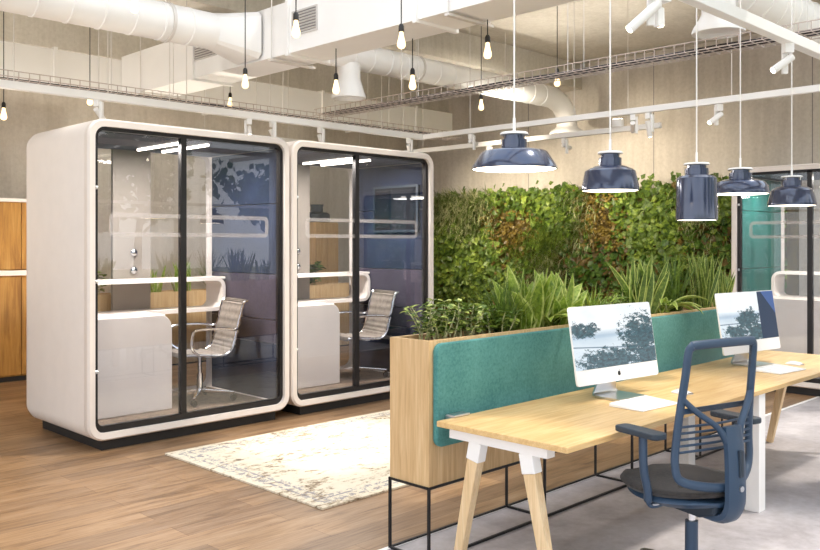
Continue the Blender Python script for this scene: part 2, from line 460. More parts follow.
# garden outside the window: ground and trees (seen mirrored in the booth glass)
struct(MB().box(-30, 40, -40, Y0-.2, -.4, -.13).build('ground', 'leaf_olive'))
def leafquad(mb, c, n, size, mi=0, roll=None):
    n = Vector(n).normalized(); u = n.cross(Vector((0, 0, 1)))
    if u.length < .05: u = Vector((1, 0, 0))
    u.normalize(); w = n.cross(u)
    a = random.uniform(0, 2*PI) if roll is None else roll
    e1 = u*math.cos(a)+w*math.sin(a); e2 = n.cross(e1)
    c = Vector(c); L = size; W = size*.42
    vs = [c-e1*L*.5, c+e2*W-e1*L*.1+n*L*.08, c+e1*L*.5, c-e2*W-e1*L*.1+n*L*.08]
    mb.add(vs, [(0, 1, 2), (0, 2, 3)], mi)
for (x, y, h, r) in ((2.3, -7, 4.4, 1.5), (6.3, -7.2, 4.2, 1.6), (10.3, -7.4, 4.8, 1.6), (14.4, -7.2, 4.4, 1.6), (18.5, -7.5, 5.0, 1.7)):
    t = thing('tree', 'leafy dark green tree seen mirrored in the booth glass', 'tree', (x, y, -.13), 0, 'garden trees outside the window')
    tr = MB(); tr.tube([(0, 0, 0), (.05, 0, h*.4), (.2, .1, h*.8)], [.12, .09, .05], 8)
    for k in range(6):
        a = k*1.05; tr.tube([(.08, .03, h*(.4+.05*k)), (.08+r*.6*math.cos(a), r*.6*math.sin(a), h*(.6+.06*k))], [.04, .015], 5)
    tr.build('trunk', 'bark', t)
    cr = MB()
    cl = [(random.uniform(-r, r)*.8, random.uniform(-r, r)*.8, h*.75+random.uniform(-r, r)*.6) for _ in range(16)]
    for k in range(1500):
        cx, cy, cz = random.choice(cl)
        d = Vector((random.gauss(0, 1), random.gauss(0, 1), random.gauss(0, 1))).normalized()*r*.42*random.random()**.4
        leafquad(cr, (cx+d.x, cy+d.y, cz+d.z), (random.gauss(0, 1), random.gauss(0, 1), random.gauss(0, 1)), .24)
    cr.build('crown', 'leaf_deep', t, fixn=False)

# ------------------------------------------------------------------ back-left cabinets
def cabinet(x0, x1, label):
    t = thing('storage_cabinet', label, 'cabinet', ((x0+x1)/2, 10.55, 0), 0, 'tall wooden cabinets along the back wall')
    w = (x1-x0)/2
    MB().box(-w, w, -.25, .62, .0, .06).build('plinth', 'plinth', t)
    b = MB(); b.box(-w, w, -.27, .62, .06, 1.24); b.box(-w, w, -.27, .62, 1.30, 2.10); b.build('body', 'cabinet_oak', t)
    MB().box(-w, w, -.31, .62, 1.24, 1.30).build('shelf', 'laminate', t)
    MB().box(-w, w, -.31, .62, 2.10, 2.14).build('top', 'laminate', t)
    for s in (-1, 1):
        d = MB().box(min(0, s*w)+.004, max(0, s*w)-.004, -.292, -.27, .08, 1.22).build('door', 'cabinet_oak', t)
        d = MB().box(min(0, s*w)+.004, max(0, s*w)-.004, -.292, -.27, 1.31, 2.09).build('door', 'cabinet_oak', t)
    return t
cabinet(1.95, 3.15, 'tall honey brown wooden cabinet with pale shelf at the left edge')
cabinet(3.2, 4.4, 'tall wooden cabinet beside the leftmost one, half behind the booth')
cabinet(.7, 1.9, 'tall wooden cabinet outside the left edge of view')
# ------------------------------------------------------------------ meeting booths
def make_booth(label, loc, rz, H, W, D, wallmat, lowmat, group, flip=False):
    """local: front at y=0, going +y; x 0..W; z floor 0"""
    t = thing('glass_booth', label, 'booth', loc, rz, group)
    zb = .083
    T = .058
    outer = rrect(0, W, zb, H, .13, 8); inner = rrect(T, W-T, zb+T, H-T, .085, 8)
    sh = MB(); n = len(outer)
    def inset(k, c=.5):  # rounded outer silhouette near the rear and front edges
        return rrect(k, W-k, zb+k, H-k, .13-k*.4, 8)
    loops = [(inner, .12), (inner, .0), (inset(.012), -.004), (outer, .012), (outer, .07), (inset(.002), .075), (outer, .08), (outer, D-.12), (inset(.012), D-.05), (inset(.045), D-.01), (inset(.09), D), (rrect(T, W-T, zb+T, H-T, .085, 8), D), (inner, .12)]
    vs = []
    for lp, y in loops[:-1]: vs += [(x, y, z) for x, z in lp]
    fs = []
    for i in range(len(loops)-2):
        for k in range(n): fs.append((i*n+k, i*n+(k+1) % n, (i+1)*n+(k+1) % n, (i+1)*n+k))
    i = len(loops)-2
    for k in range(n): fs.append((i*n+k, i*n+(k+1) % n, (k+1) % n, k))
    sh.add(vs, fs); sh.build('shell', 'pod_shell', t, smooth=32)
    MB().box(.13, W-.13, .05, D-.1, 0, zb+.005).build('plinth', 'plinth', t)
    MB().box(T+.002, W-T-.002, .09, D-.05, zb+T-.002, zb+T+.012).build('floor_panel', 'pod_floor', t)
    MB().box(T+.002, W-T-.002, .12, D-.05, H-T-.03, H-T+.002).build('ceiling_panel', 'navy_panel', t)
    # glazed front: dark frame, mullion, two panes, frosted outline
    i1 = rrect(T, W-T, zb+T, H-T, .085, 8); i2 = rrect(T+.035, W-T-.035, zb+T+.05, H-T-.03, .05, 8)
    MB().ringprism(i1, i2, 'y', .035, .085).build('front_frame', 'door_metal', t)
    mx = W-.87*1.0-.20 if flip else .84
    d = MB().box(T+.03, mx, .052, .060, zb+T+.03, H-T-.02).build('glass_door', 'glass', t)
    ml = MB(); ml.box(mx-.026, mx+.024, .035, .085, zb+T+.02, H-T-.01); ml.build('mullion', 'door_metal', t)
    MB().box(mx, W-T-.03, .052, .060, zb+T+.03, H-T-.02).build('fixed_pane', 'glass', t)
    zc = 1.765
    MB().ringprism(rrect(.19, W-.21, zc-.095, zc+.095, .05, 5), rrect(.225, W-.245, zc-.06, zc+.06, .02, 5), 'y', .046, .049).build('frosted_outline', 'frost', t)
    for z in (.62, 1.32, 2.05):
        MB().cyl((T+.012, .03, z), (T+.03, .03, z), .014, 8).build('hinge', 'alu', t)
    # rear: grey centre panel with knobs and glass either side
    g0, g1 = .78, 1.16
    MB().box(g0, g1, D-.09, D-.05, zb+T, H-T-.02).build('rear_panel', 'pod_grey', t)
    MB().box(T, g0, D-.075, D-.067, zb+T, H-T-.02).build('rear_pane', 'rear_glass', t)
    MB().box(g1, W-T, D-.075, D-.067, zb+T, H-T-.02).build('rear_pane', 'rear_glass', t)
    for z in (1.36, 1.53):
        k = MB(); k.lathe([(.001, .03), (.018, .028), (.034, .018), (.038, .008), (.034, 0)], 16)
        k.build('coat_knob', 'chrome', t, smooth=True, loc=(.985, D-.09, z), rot=(R(90), 0, 0))
    # padded side walls: one seamed pad per row
    rows = [(zb+T+.012, .68), (.684, .90), (.904, 1.325), (1.329, 1.985), (1.989, H-T-.035)]
    sides = (0,) if flip else (1,)
    for s in (0, 1):
        x0, x1 = (T, T+.03) if s == 0 else (W-T-.03, W-T)
        for i, (a, b) in enumerate(rows):
            MB().box(x0, x1, .1, D-.1, a, b).build('wall_pad', lowmat if 0 < i < 3 else wallmat, t, bevel=.006)
    # ceiling strips of light
    for x in (.95, 1.2):
        l = MB().box(x-.012, x+.012, .25, D-.25, H-T-.05, H-T-.028).build('light_strip', 'led', t)
    light('booth_light', 'AREA', (W/2-.15, .36, H-T-.07), 80 if lowmat == 'sofa_reflection_fabric' else 40, (1, .93, .84), t, shape='RECTANGLE', size=1.1, size_y=.35)
    return t
PW, PD, PH = 1.915, 1.30, 2.585
booth1 = make_booth('large white booth with rounded frame and blue padding, leftmost', (2.835, 6.318, 0), 0, PH, PW, PD, 'blue_fabric', 'sofa_reflection_fabric', 'glass fronted meeting booths')
booth2 = dup(booth1, (4.772, 6.318, 0), 0, 'white booth with blue padding and wall screen, right behind the planter end')
booth3 = make_booth('booth with teal padding at the right, beside the plant wall', (9.3, 4.185, 0), R(-90), 2.46, PW, PD, 'teal_wall', 'teal_wall', 'glass fronted meeting booths')

def booth_table(label, loc, rz, mirror=False):
    t = thing('standing_table', label, 'table', loc, rz, 'white tables inside the booths')
    # local origin = booth origin; side panel block with rounded shoulder
    f0 = .155
    fp = MB()
    # folded panel: right side rounded at top, extruded in y
    prof = [(.10, f0), (.97, f0), (.97, .86)]
    for k in range(1, 8): a = R(90*k/7); prof.append((.85+.12*math.cos(a), .87+.12*math.sin(a)))
    prof += [(.10, .99)]
    fp.prism(prof, 'y', .46, .50)
    fp.build('side_panel', 'laminate', t, bevel=.008)
    # worktop: L to rear ledge
    MB().box(.09, .92, .49, .95, .955, .99).build('worktop', 'laminate', t, bevel=.006)
    # rear loop: ledge, curved end, upper shelf
    y0, y1 = .9, 1.2
    o = rrect(.09, 1.80, .955, 1.285, .10, 6); i = rrect(.12, 1.765, .99, 1.25, .07, 6)
    MB().ringprism(o, i, 'y', y0, y1).build('looped_shelf', 'laminate', t, smooth=40)
    MB().box(1.60, 1.815, y0+.02, y1-.02, 1.262, 1.288).build('shelf_tip', 'laminate', t, bevel=.01)
    return t
tb1 = booth_table('white table with looped shelf inside the leftmost booth', (2.835, 6.318, 0), 0)
tb2 = dup(tb1, (4.772, 6.318, 0), 0, 'white table with looped shelf inside the booth with the wall screen')
tb3 = dup(tb1, (9.3, 4.185, 0), R(-90), 'white table with looped shelf inside the teal padded booth')

s = thing('wall_screen', 'dark flat screen on the blue padded wall of the second booth', 'screen', (6.595, 6.80, 2.0))
MB().box(-.03, .0, -.34, .34, -.24, .24).build('screen_panel', 'dark_glass', s, bevel=.004)
MB().ringprism(rrect(-.36, .36, -.26, .26, .02, 3), rrect(-.335, .335, -.235, .235, .01, 3), 'x', -.036, .0).build('frame', 'slate_dark', s)

# ribbed swivel chairs inside the booths
def meeting_chair(label, loc, rz):
    t = thing('meeting_chair', label, 'chair', loc, rz, 'ribbed swivel chairs inside the booths')
    prof = [(.24, .435), (.22, .455), (.10, .45), (-.08, .435), (-.16, .445), (-.21, .49), (-.24, .58), (-.275, .72), (-.31, .86), (-.33, .90), (-.36, .91)]
    prof = smooth_path([(0, a, b) for a, b in prof], 8)
    rows = []; back = []
    for i, p in enumerate(prof):
        q = .006*math.sin(i*PI/2) ; n_ = Vector((0, 0, 1)) if p.z < .47 else Vector((0, 1, .2)).normalized()
        c = p+n_*q
        rows.append([(x, c.y, c.z) for x in (-.225, -.1, .1, .225)])
        back.append([(x, (c-n_*.022).y, (c-n_*.022).z) for x in (.225, .1, -.1, -.225)])
    sl = MB()
    full = [r+b for r, b in zip(rows, back)]
    nn = 8; vs = [p for r in full for p in r]
    fs = [(i*nn+k, i*nn+(k+1) % nn, (i+1)*nn+(k+1) % nn, (i+1)*nn+k) for i in range(len(full)-1) for k in range(nn)]
    fs += [tuple(range(nn)), tuple(range((len(full)-1)*nn, len(full)*nn))]
    sl.add(vs, fs); sl.build('sling_seat', 'leather_light', t, smooth=60)
    for s_ in (-1, 1):
        MB().tube([(s_*.235, p.y, p.z-.01) for p in prof], .012, 8).build('side_rail', 'chrome', t, smooth=True)
        arm = smooth_path([(s_*.24, .10, .44), (s_*.275, .17, .50), (s_*.28, .17, .62), (s_*.28, .12, .665), (s_*.28, -.10, .665), (s_*.27, -.22, .65), (s_*.24, -.265, .66)], 6)
        MB().tube(arm, .010, 8, ell=1.3).build('armrest', 'chrome', t, smooth=True)
    MB().box(-.22, .22, -.03, .03, .405, .43).build('crossbar', 'chrome', t, bevel=.005)
    c = MB(); c.cyl((0, 0, .09), (0, 0, .25), .028, 14); c.cyl((0, 0, .25), (0, 0, .41), .018, 14); c.build('column', 'chrome', t, smooth=True)
    for k in range(4):
        a = R(45+90*k+15); d = Vector((math.cos(a), math.sin(a), 0))
        l = MB().bar(d*.02+Vector((0, 0, .095)), d*.31+Vector((0, 0, .075)), .035, .03, w2=.02, h2=.018).build('leg', 'chrome', t, bevel=.004)
        p = d*.30
        w = MB(); w.cyl((p.x-.012, p.y, .03), (p.x+.012, p.y, .03), .028, 12); w.cyl((p.x, p.y, .03), (p.x, p.y, .08), .008, 8); w.build('caster', 'caster', l, smooth=True)
    t.scale = (1.03, 1.03, 1.03)
    return t
ch1 = meeting_chair('ribbed swivel chair with chrome loop arms in the leftmost booth', (4.17, 6.93, .157), R(80))
dup(ch1, (6.12, 6.93, .157), R(78), 'ribbed swivel chair with chrome loop arms in the second booth')

# ------------------------------------------------------------------ planters
def planter(label, loc, length, panels, mat='planter_oak'):
    t = thing('plant_box', label, 'planter', loc, 0)
    D_, z0, z1, T = .285, .38, 1.121, .03
    b = MB(); b.box(0, length, 0, T, z0, z1); b.box(0, length, D_-T, D_, z0, z1); b.box(0, T, T, D_-T, z0, z1); b.box(length-T, length, T, D_-T, z0, z1)
    b.box(T, length-T, T, D_-T, z0, z0+.03); b.build('box', mat, t)
    s_ = MB(); rows = []
    nx = int(length/.05)
    for i in range(nx+1):
        x = T+(length-2*T)*i/nx
        rows.append([(x, T+(D_-2*T)*k/4, z1-.035+.03*noise.noise((x*6, k*.7, 3))) for k in range(5)])
    s_.sheet(rows); s_.build('soil', 'soil', t, smooth=True)
    w = .013
    f = MB()
    for z in (z0-w/2, w/2):
        f.bar((0, 0, z), (length, 0, z), w); f.bar((0, D_, z), (length, D_, z), w)
        for i in range(5): f.bar((length*i/4, 0, z), (length*i/4, D_, z), w)
    f.build('frame', 'black_metal', t)
    for i in range(5):
        for y in (0, D_): MB().bar((length*i/4, y, 0), (length*i/4, y, z0), w).build('leg', 'black_metal', t)
    for (a, b_) in panels:
        MB().prism(rrect(a, b_, .58, 1.108, .045, 6), 'y', -.036, -.002).build('acoustic_panel', 'teal_fabric', t, bevel=.008)
    return t
planter('long oak planter on black frame with teal panels behind the desk', (3.10, 2.965, 0), 3.95, [(.025, 3.93)])
planter('long oak planter box standing behind the booths', (3.35, 7.85, 0), 3.75, [])

def strip_leaf(mb, base, dirv, length, width, droop, seg=6, edge=False, fold=.18, mi=(0, 1), shape='lance', twist=0):
    d = Vector(dirv).normalized(); p = Vector(base); side0 = d.cross(Vector((0, 0, 1)))
    if side0.length < .05: side0 = Vector((math.cos(twist), math.sin(twist), 0))
    side0.normalize(); rows = []
    side0 = Matrix.Rotation(twist, 3, d) @ side0
    for i in range(seg+1):
        t = i/seg
        if shape == 'lance': w = width*(.35+.65*math.sin(min(1, t*1.25+.12)*PI*.5))*(1-t**3.2)
        elif shape == 'oval': w = width*math.sin(PI*min(1, .06+.94*t))**.7
        else: w = width*(1-t)**.6
        w = max(w, .0008)
        up = side0.cross(d).normalized()
        off = up*(w*fold)
        if edge: rows.append([p-side0*w/2+off, p-side0*w*.36+off*.7, p, p+side0*w*.36+off*.7, p+side0*w/2+off])
        else: rows.append([p-side0*w/2+off, p, p+side0*w/2+off])
        p = p+d*length/seg
        d = (d+Vector((0, 0, -droop/seg))).normalized()
    n = len(rows[0]); vs = [q for r in rows for q in r]; b = len(mb.v); mb.v += [tuple(q) for q in vs]
    for i in range(seg):
        for k in range(n-1):
            mb.f.append((b+i*n+k, b+i*n+k+1, b+(i+1)*n+k+1, b+(i+1)*n+k))
            mb.m.append(mi[1] if edge and k in (0, n-2) else mi[0])

def sword_plant(label, loc, n, hmin, hmax, wd, lean, mats=('leaf_bright', 'leaf_cream'), droop=.5, group=None):
    t = thing('broad_leaf_plant', label, 'plant', loc, 0, group)
    mb = MB()
    for k in range(n):
        a = random.uniform(0, 2*PI); L = random.uniform(hmin, hmax); ln = random.uniform(.05, lean)
        base = (random.uniform(-.05, .05)*2, random.uniform(-.05, .05), 0)
        strip_leaf(mb, base, (math.cos(a)*ln, math.sin(a)*ln*.7, 1), L, wd*random.uniform(.8, 1.15), random.uniform(0, droop), 7, True, twist=random.uniform(0, PI))
    mb.build('leaves', list(mats), t, smooth=70, fixn=False)
    return t
def grass_plant(label, loc, n, L0, L1, mats='leaf_mid', w=.012, droop=1.1, lean=.9, group=None):
    t = thing('grassy_plant', label, 'plant', loc, 0, group)
    mb = MB()
    for k in range(n):
        a = random.uniform(0, 2*PI); ln = random.uniform(.1, lean)
        strip_leaf(mb, (random.uniform(-.06, .06), random.uniform(-.05, .05), 0), (math.cos(a)*ln, math.sin(a)*ln*.7, 1), random.uniform(L0, L1), w, random.uniform(.3, droop), 7, False, shape='grass')
    mb.build('leaves', mats, t, fixn=False)
    return t
def leafy_plant(label, loc, stems, h, spread, mats=('leaf_mid', 'leaf_bright'), ls=.042, group=None):
    t = thing('leafy_plant', label, 'plant', loc, 0, group)
    sm = MB(); mb = MB()
    for k in range(stems):
        a = random.uniform(0, 2*PI); sx = random.uniform(-spread, spread)*.6
        p = Vector((sx, random.uniform(-.07, .07), 0)); d = Vector((math.cos(a)*.35, math.sin(a)*.3, 1)).normalized()
        hh = h*random.uniform(.55, 1.0); pts = [p.copy()]
        for i in range(6):
            p = p+d*hh/6; d = (d+Vector((random.gauss(0, .12), random.gauss(0, .12), -.03))).normalized(); pts.append(p.copy())
            for q in range(3 if i > 0 else 0):
                b = random.uniform(0, 2*PI); dd = Vector((math.cos(b), math.sin(b), random.uniform(-.1, .6)))
                strip_leaf(mb, p, dd, ls*random.uniform(.7, 1.3), ls*.62, .5, 4, False, shape='oval', mi=(random.choice((0, 0, 1)), 0), twist=random.uniform(-.4, .4))
        sm.tube(pts, [.004]*6+[.0015], 5)
    sm.build('stems', 'leaf_olive', t); mb.build('leaves', list(mats), t, smooth=60, fixn=False)
    return t
def arching_plant(label, loc, n, L, wd, mats=('leaf_bright', 'leaf_cream'), group=None):
    t = thing('arching_plant', label, 'plant', loc, 0, group)
    mb = MB()
    for k in range(n):
        a = 2*PI*k/n+random.uniform(-.25, .25)
        strip_leaf(mb, (0, 0, 0), (math.cos(a)*.9, math.sin(a)*.75, random.uniform(.7, 1.5)), L*random.uniform(.75, 1.1), wd*random.uniform(.8, 1.2), random.uniform(1.3, 2.4), 9, True, shape='lance', fold=.3)
    mb.build('leaves', list(mats), t, smooth=70, fixn=False)
    return t
PZ, PY = 1.085, 3.105
leafy_plant('small leafy sprawling plant at the near left end of the planter', (3.30, PY, PZ), 22, .25, .24, ('leaf_mid', 'leaf_cream'), .040)
leafy_plant('pale leafy plant second from the left end of the planter', (3.50, PY, PZ), 20, .23, .20, ('leaf_mid', 'leaf_cream'), .045)
leafy_plant('low leafy plant between the pale one and the grassy clump', (3.72, PY, PZ), 18, .2, .2, ('leaf_bright', 'leaf_mid'), .045)
grass_plant('dark grassy clump with thin arching leaves left of the broad plant', (3.88, PY, PZ), 110, .22, .42, 'leaf_mid')
sword_plant('big bright plant with broad upright cream edged leaves', (4.08, PY, PZ), 38, .20, .42, .10, .8)
sword_plant('upright broad leaf plant just behind the near monitor corner', (4.42, PY, PZ), 38, .20, .42, .105, .85)
arching_plant('bright arching plant drooping over the planter edge beside near monitor', (4.27, PY-.03, PZ), 10, .30, .085)
grass_plant('fine grassy plant behind the near monitor', (4.82, PY, PZ), 100, .15, .30, 'leaf_bright')
leafy_plant('low leafy plant behind the right half of the near monitor', (5.12, PY, PZ), 18, .2, .2)
sword_plant('tall upright striped plant right of the near monitor', (5.42, PY, PZ), 38, .26, .50, .074, .6, ('leaf_mid', 'leaf_cream'))
arching_plant('arching striped plant drooping between the two monitors', (5.72, PY-.03, PZ), 15, .36, .07)
leafy_plant('small pale leafy plant below the arching one', (5.60, PY-.05, PZ), 9, .12, .14, ('leaf_bright', 'leaf_cream'), .04)
grass_plant('tall arching green plant left of the far monitor', (5.92, PY, PZ), 46, .30, .55, 'leaf_mid', .028, .9, .8)
sword_plant('upright narrow striped clump left of the far monitor', (6.40, PY, PZ), 50, .28, .50, .038, .45, ('leaf_mid', 'leaf_cream'))
sword_plant('upright green plant behind the far monitor', (6.78, PY, PZ), 24, .22, .36, .04, .5, ('leaf_mid', 'leaf_cream'))
# plants behind the booths, seen through the glass
g_ = 'plants in the planter behind the booths'
for i, (x, lb) in enumerate(((3.55, 'leafy plant behind the left end of the leftmost booth'), (4.62, 'upright green plant seen through the leftmost booth'), (5.0, 'grassy plant seen through the mullion side of the leftmost booth'), (5.55, 'dark leafy plant behind the gap of the booths'), (6.25, 'dark glossy leafy plant seen through the second booth'))):
    P3 = (x, 7.99, PZ)
    if i in (0, 3): leafy_plant(lb, P3, 12, .32, .22, ls=.07, group=g_)
    elif i == 1: sword_plant(lb, P3, 30, .22, .38, .035, .5, ('leaf_bright', 'leaf_cream'), group=g_)
    elif i == 2: grass_plant(lb, P3, 70, .22, .42, 'leaf_mid', .02, group=g_)
    else: leafy_plant(lb, P3, 16, .34, .26, ('leaf_deep', 'leaf_mid'), .10, group=g_)
leafy_plant('dark glossy leafy plant next to the one seen through second booth', (5.95, 7.99, PZ), 14, .3, .24, ('leaf_deep', 'leaf_mid'), .09, group=g_)
sword_plant('upright striped plant left of the looped shelf behind the leftmost booth', (4.25, 7.99, PZ), 26, .2, .34, .035, .5, ('leaf_bright', 'leaf_cream'), group=g_)

# wooden cabinet and vase seen through the second booth
t = thing('side_cabinet', 'narrow pale wooden cabinet seen through the second booth, carrying a dark vase', 'cabinet', (8.62, 10.75, 0))
MB().box(-.24, .24, -.24, .24, .05, 1.95).build('body', 'planter_oak', t, bevel=.006)
MB().box(-.22, .22, -.22, .22, 0, .05).build('plinth', 'plinth', t)
for sx in (-1, 1): MB().box(min(0, sx*.235)+.003, max(0, sx*.235)-.003, -.258, -.24, .07, 1.93).build('door', 'planter_oak', t)
v_ = MB(); v_.lathe([(.001, 0), (.19, 0), (.215, .02), (.21, .13), (.17, .16), (.10, .17), (.095, .25), (.11, .29), (.09, .29), (.08, .2), (.001, .18)], 28)
tag(v_.build('vase', 'slate_dark', None, smooth=30, loc=(8.62, 10.75, 1.951)), 'dark wide shouldered vase on the wooden cabinet seen through second booth', 'vase')

# ------------------------------------------------------------------ plant wall
gw = thing('plant_wall', 'tall green plant wall of ivy, grasses and yellowing foliage', 'plant wall', (10.95, 7.3, 0))
MB().box(.0, .40, -3.1, 3.15, 0, 2.40).build('backing_board', 'leaf_brown', gw)
parts = {k: MB() for k in ('ivy', 'pale_grass', 'yellow_foliage', 'green_grass', 'dark_foliage')}
def gtype(y, z):
    """foliage patches by position on the wall; y world (10.4 left .. 4.2 right), z height"""
    y += random.gauss(0, .13); z += random.gauss(0, .10)
    n1 = noise.noise((y*.9, z*1.1, 1.7))*.35; n2 = noise.noise((y*2.3, z*2.6, 5.1))*.25
    a = (10.45-y)/6.25+n1*.22+n2*.1   # 0 left, 1 right
    h = z/2.5+n2*.3
    if a < .20 and h > .78-.5*a: return 'pale_grass'
    if a < .26 and h < .80-.3*a: return 'ivy'
    if .16 < a < .36 and .62 < h < .86: return 'yellow_foliage'
    if a < .5 and h > .74: return 'ivy'
    if .30 < a < .50 and h > .55: return 'green_grass'
    if .38 < a < .52: return 'pale_grass'
    if .50 < a < .60: return 'yellow_foliage' if h > .6 else 'dark_foliage'
    if a < .74 and h > .58: return 'ivy'
    if .60 < a < .76: return 'dark_foliage'
    if .74 < a < .84 and h > .7: return 'pale_grass'
    return 'dark_foliage' if h < .8 and (n2 > 0) else 'ivy'
for k in range(12500):
    y = random.uniform(-3.1, 3.12); z = random.uniform(.55, 2.47+.07*noise.noise((y*3, 0, 0)))
    yw = y+7.3; ty = gtype(yw, z)
    bul = .07+.07*noise.noise((y*2.2, z*2.2, 0))
    x = -bul-random.random()*.08
    mb = parts[ty]; nrm = Vector((-1, random.gauss(0, .5), random.gauss(.35, .5)))
    if ty in ('ivy', 'dark_foliage'):
        if random.random() < (.4 if ty == 'dark_foliage' else .22): continue
        leafquad(mb, (x, y, z), nrm, random.uniform(.08, .145), random.choice((0, 0, 1)))
    elif ty == 'yellow_foliage':
        leafquad(mb, (x, y, z), nrm, random.uniform(.04, .08), random.choice((0, 0, 1)))
    else:
        for q in range(4):
            d = Vector((-random.uniform(.3, 1), random.gauss(-.3 if ty == 'green_grass' else 0, .5), random.gauss(.1, .6)))
            strip_leaf(mb, (x+.04, y+random.uniform(-.04, .04), z), d, random.uniform(.12, .26), .013, .9, 3, False, shape='grass', mi=(random.choice((0, 1)), 0))
for k in range(60):   # sprigs above the top edge
    y = random.uniform(-2.7, 2.6); z = 2.46+random.random()*.12
    if .15 < random.random():
        leafquad(parts['ivy'], (-.05, y, z), (-1, random.gauss(0, .4), .3), .10, 0)
pm = {'ivy': ('leaf_mid', 'leaf_bright'), 'pale_grass': ('leaf_olive', 'leaf_mid'), 'yellow_foliage': ('leaf_yellow', 'leaf_brown'), 'green_grass': ('leaf_bright', 'leaf_mid'), 'dark_foliage': ('leaf_deep', 'leaf_brown')}
for k, mb in parts.items():
    o = mb.build(k, list(pm[k]), gw, fixn=False); o['kind'] = 'stuff'

# ------------------------------------------------------------------ rug
o = MB().box(-1.5, 1.5, -.95, .95, .0, .012).build('rug', 'rug', None, loc=(4.75, 4.95, .001)); tag(o, 'worn cream patterned rug on the wooden floor', 'rug')

# ------------------------------------------------------------------ desk
DX0, DX1, DY0, DY1, DZ = 3.05, 6.99, 2.094, 2.864, .74
dk = thing('long_desk', 'long oak topped desk with splayed wooden legs', 'desk', (0, 0, 0))
MB().box(DX0, DX1, DY0, DY1, DZ-.028, DZ).build('desktop', 'desk_oak', dk, bevel=.003)
for x in (3.13, 6.94):
    b = MB().box(x-.03, x+.03, 2.235, 2.825, .655, .712).build('crossbar', 'white_paint', dk, bevel=.003)
    for ya, yb in ((2.66, 2.80), (2.36, 2.22)):
        top = Vector((x, ya, .66)); bot = Vector((x+(.0), yb, 0)); mid = top.lerp(bot, .14)
        MB().bar(top, mid, .076, .06, up=(1, 0, 0)).build('leg_socket', 'white_paint', dk, bevel=.004)
        MB().bar(mid, bot, .066, .055, up=(1, 0, 0), w2=.048, h2=.042).build('leg', 'leg_oak', dk, bevel=.005)
MB().box(5.075, 5.145, 2.13, 2.8, .665, .711).build('crossbar', 'white_paint', dk)
for y in (2.15, 2.60): MB().box(5.065, 5.155, y-.045, y+.045, 0, .712).build('post', 'white_paint', dk, bevel=.003)
MB().box(3.3, 6.6, 2.46, 2.52, .66, .70).build('long_rail', 'white_paint', dk)
c = MB(); c.box(3.16, 3.28, 2.845, 2.90, .742, .752); c.box(3.18, 3.26, 2.878, 2.928, .70, .742)
c.build('clamp', 'alu', dk, bevel=.002)

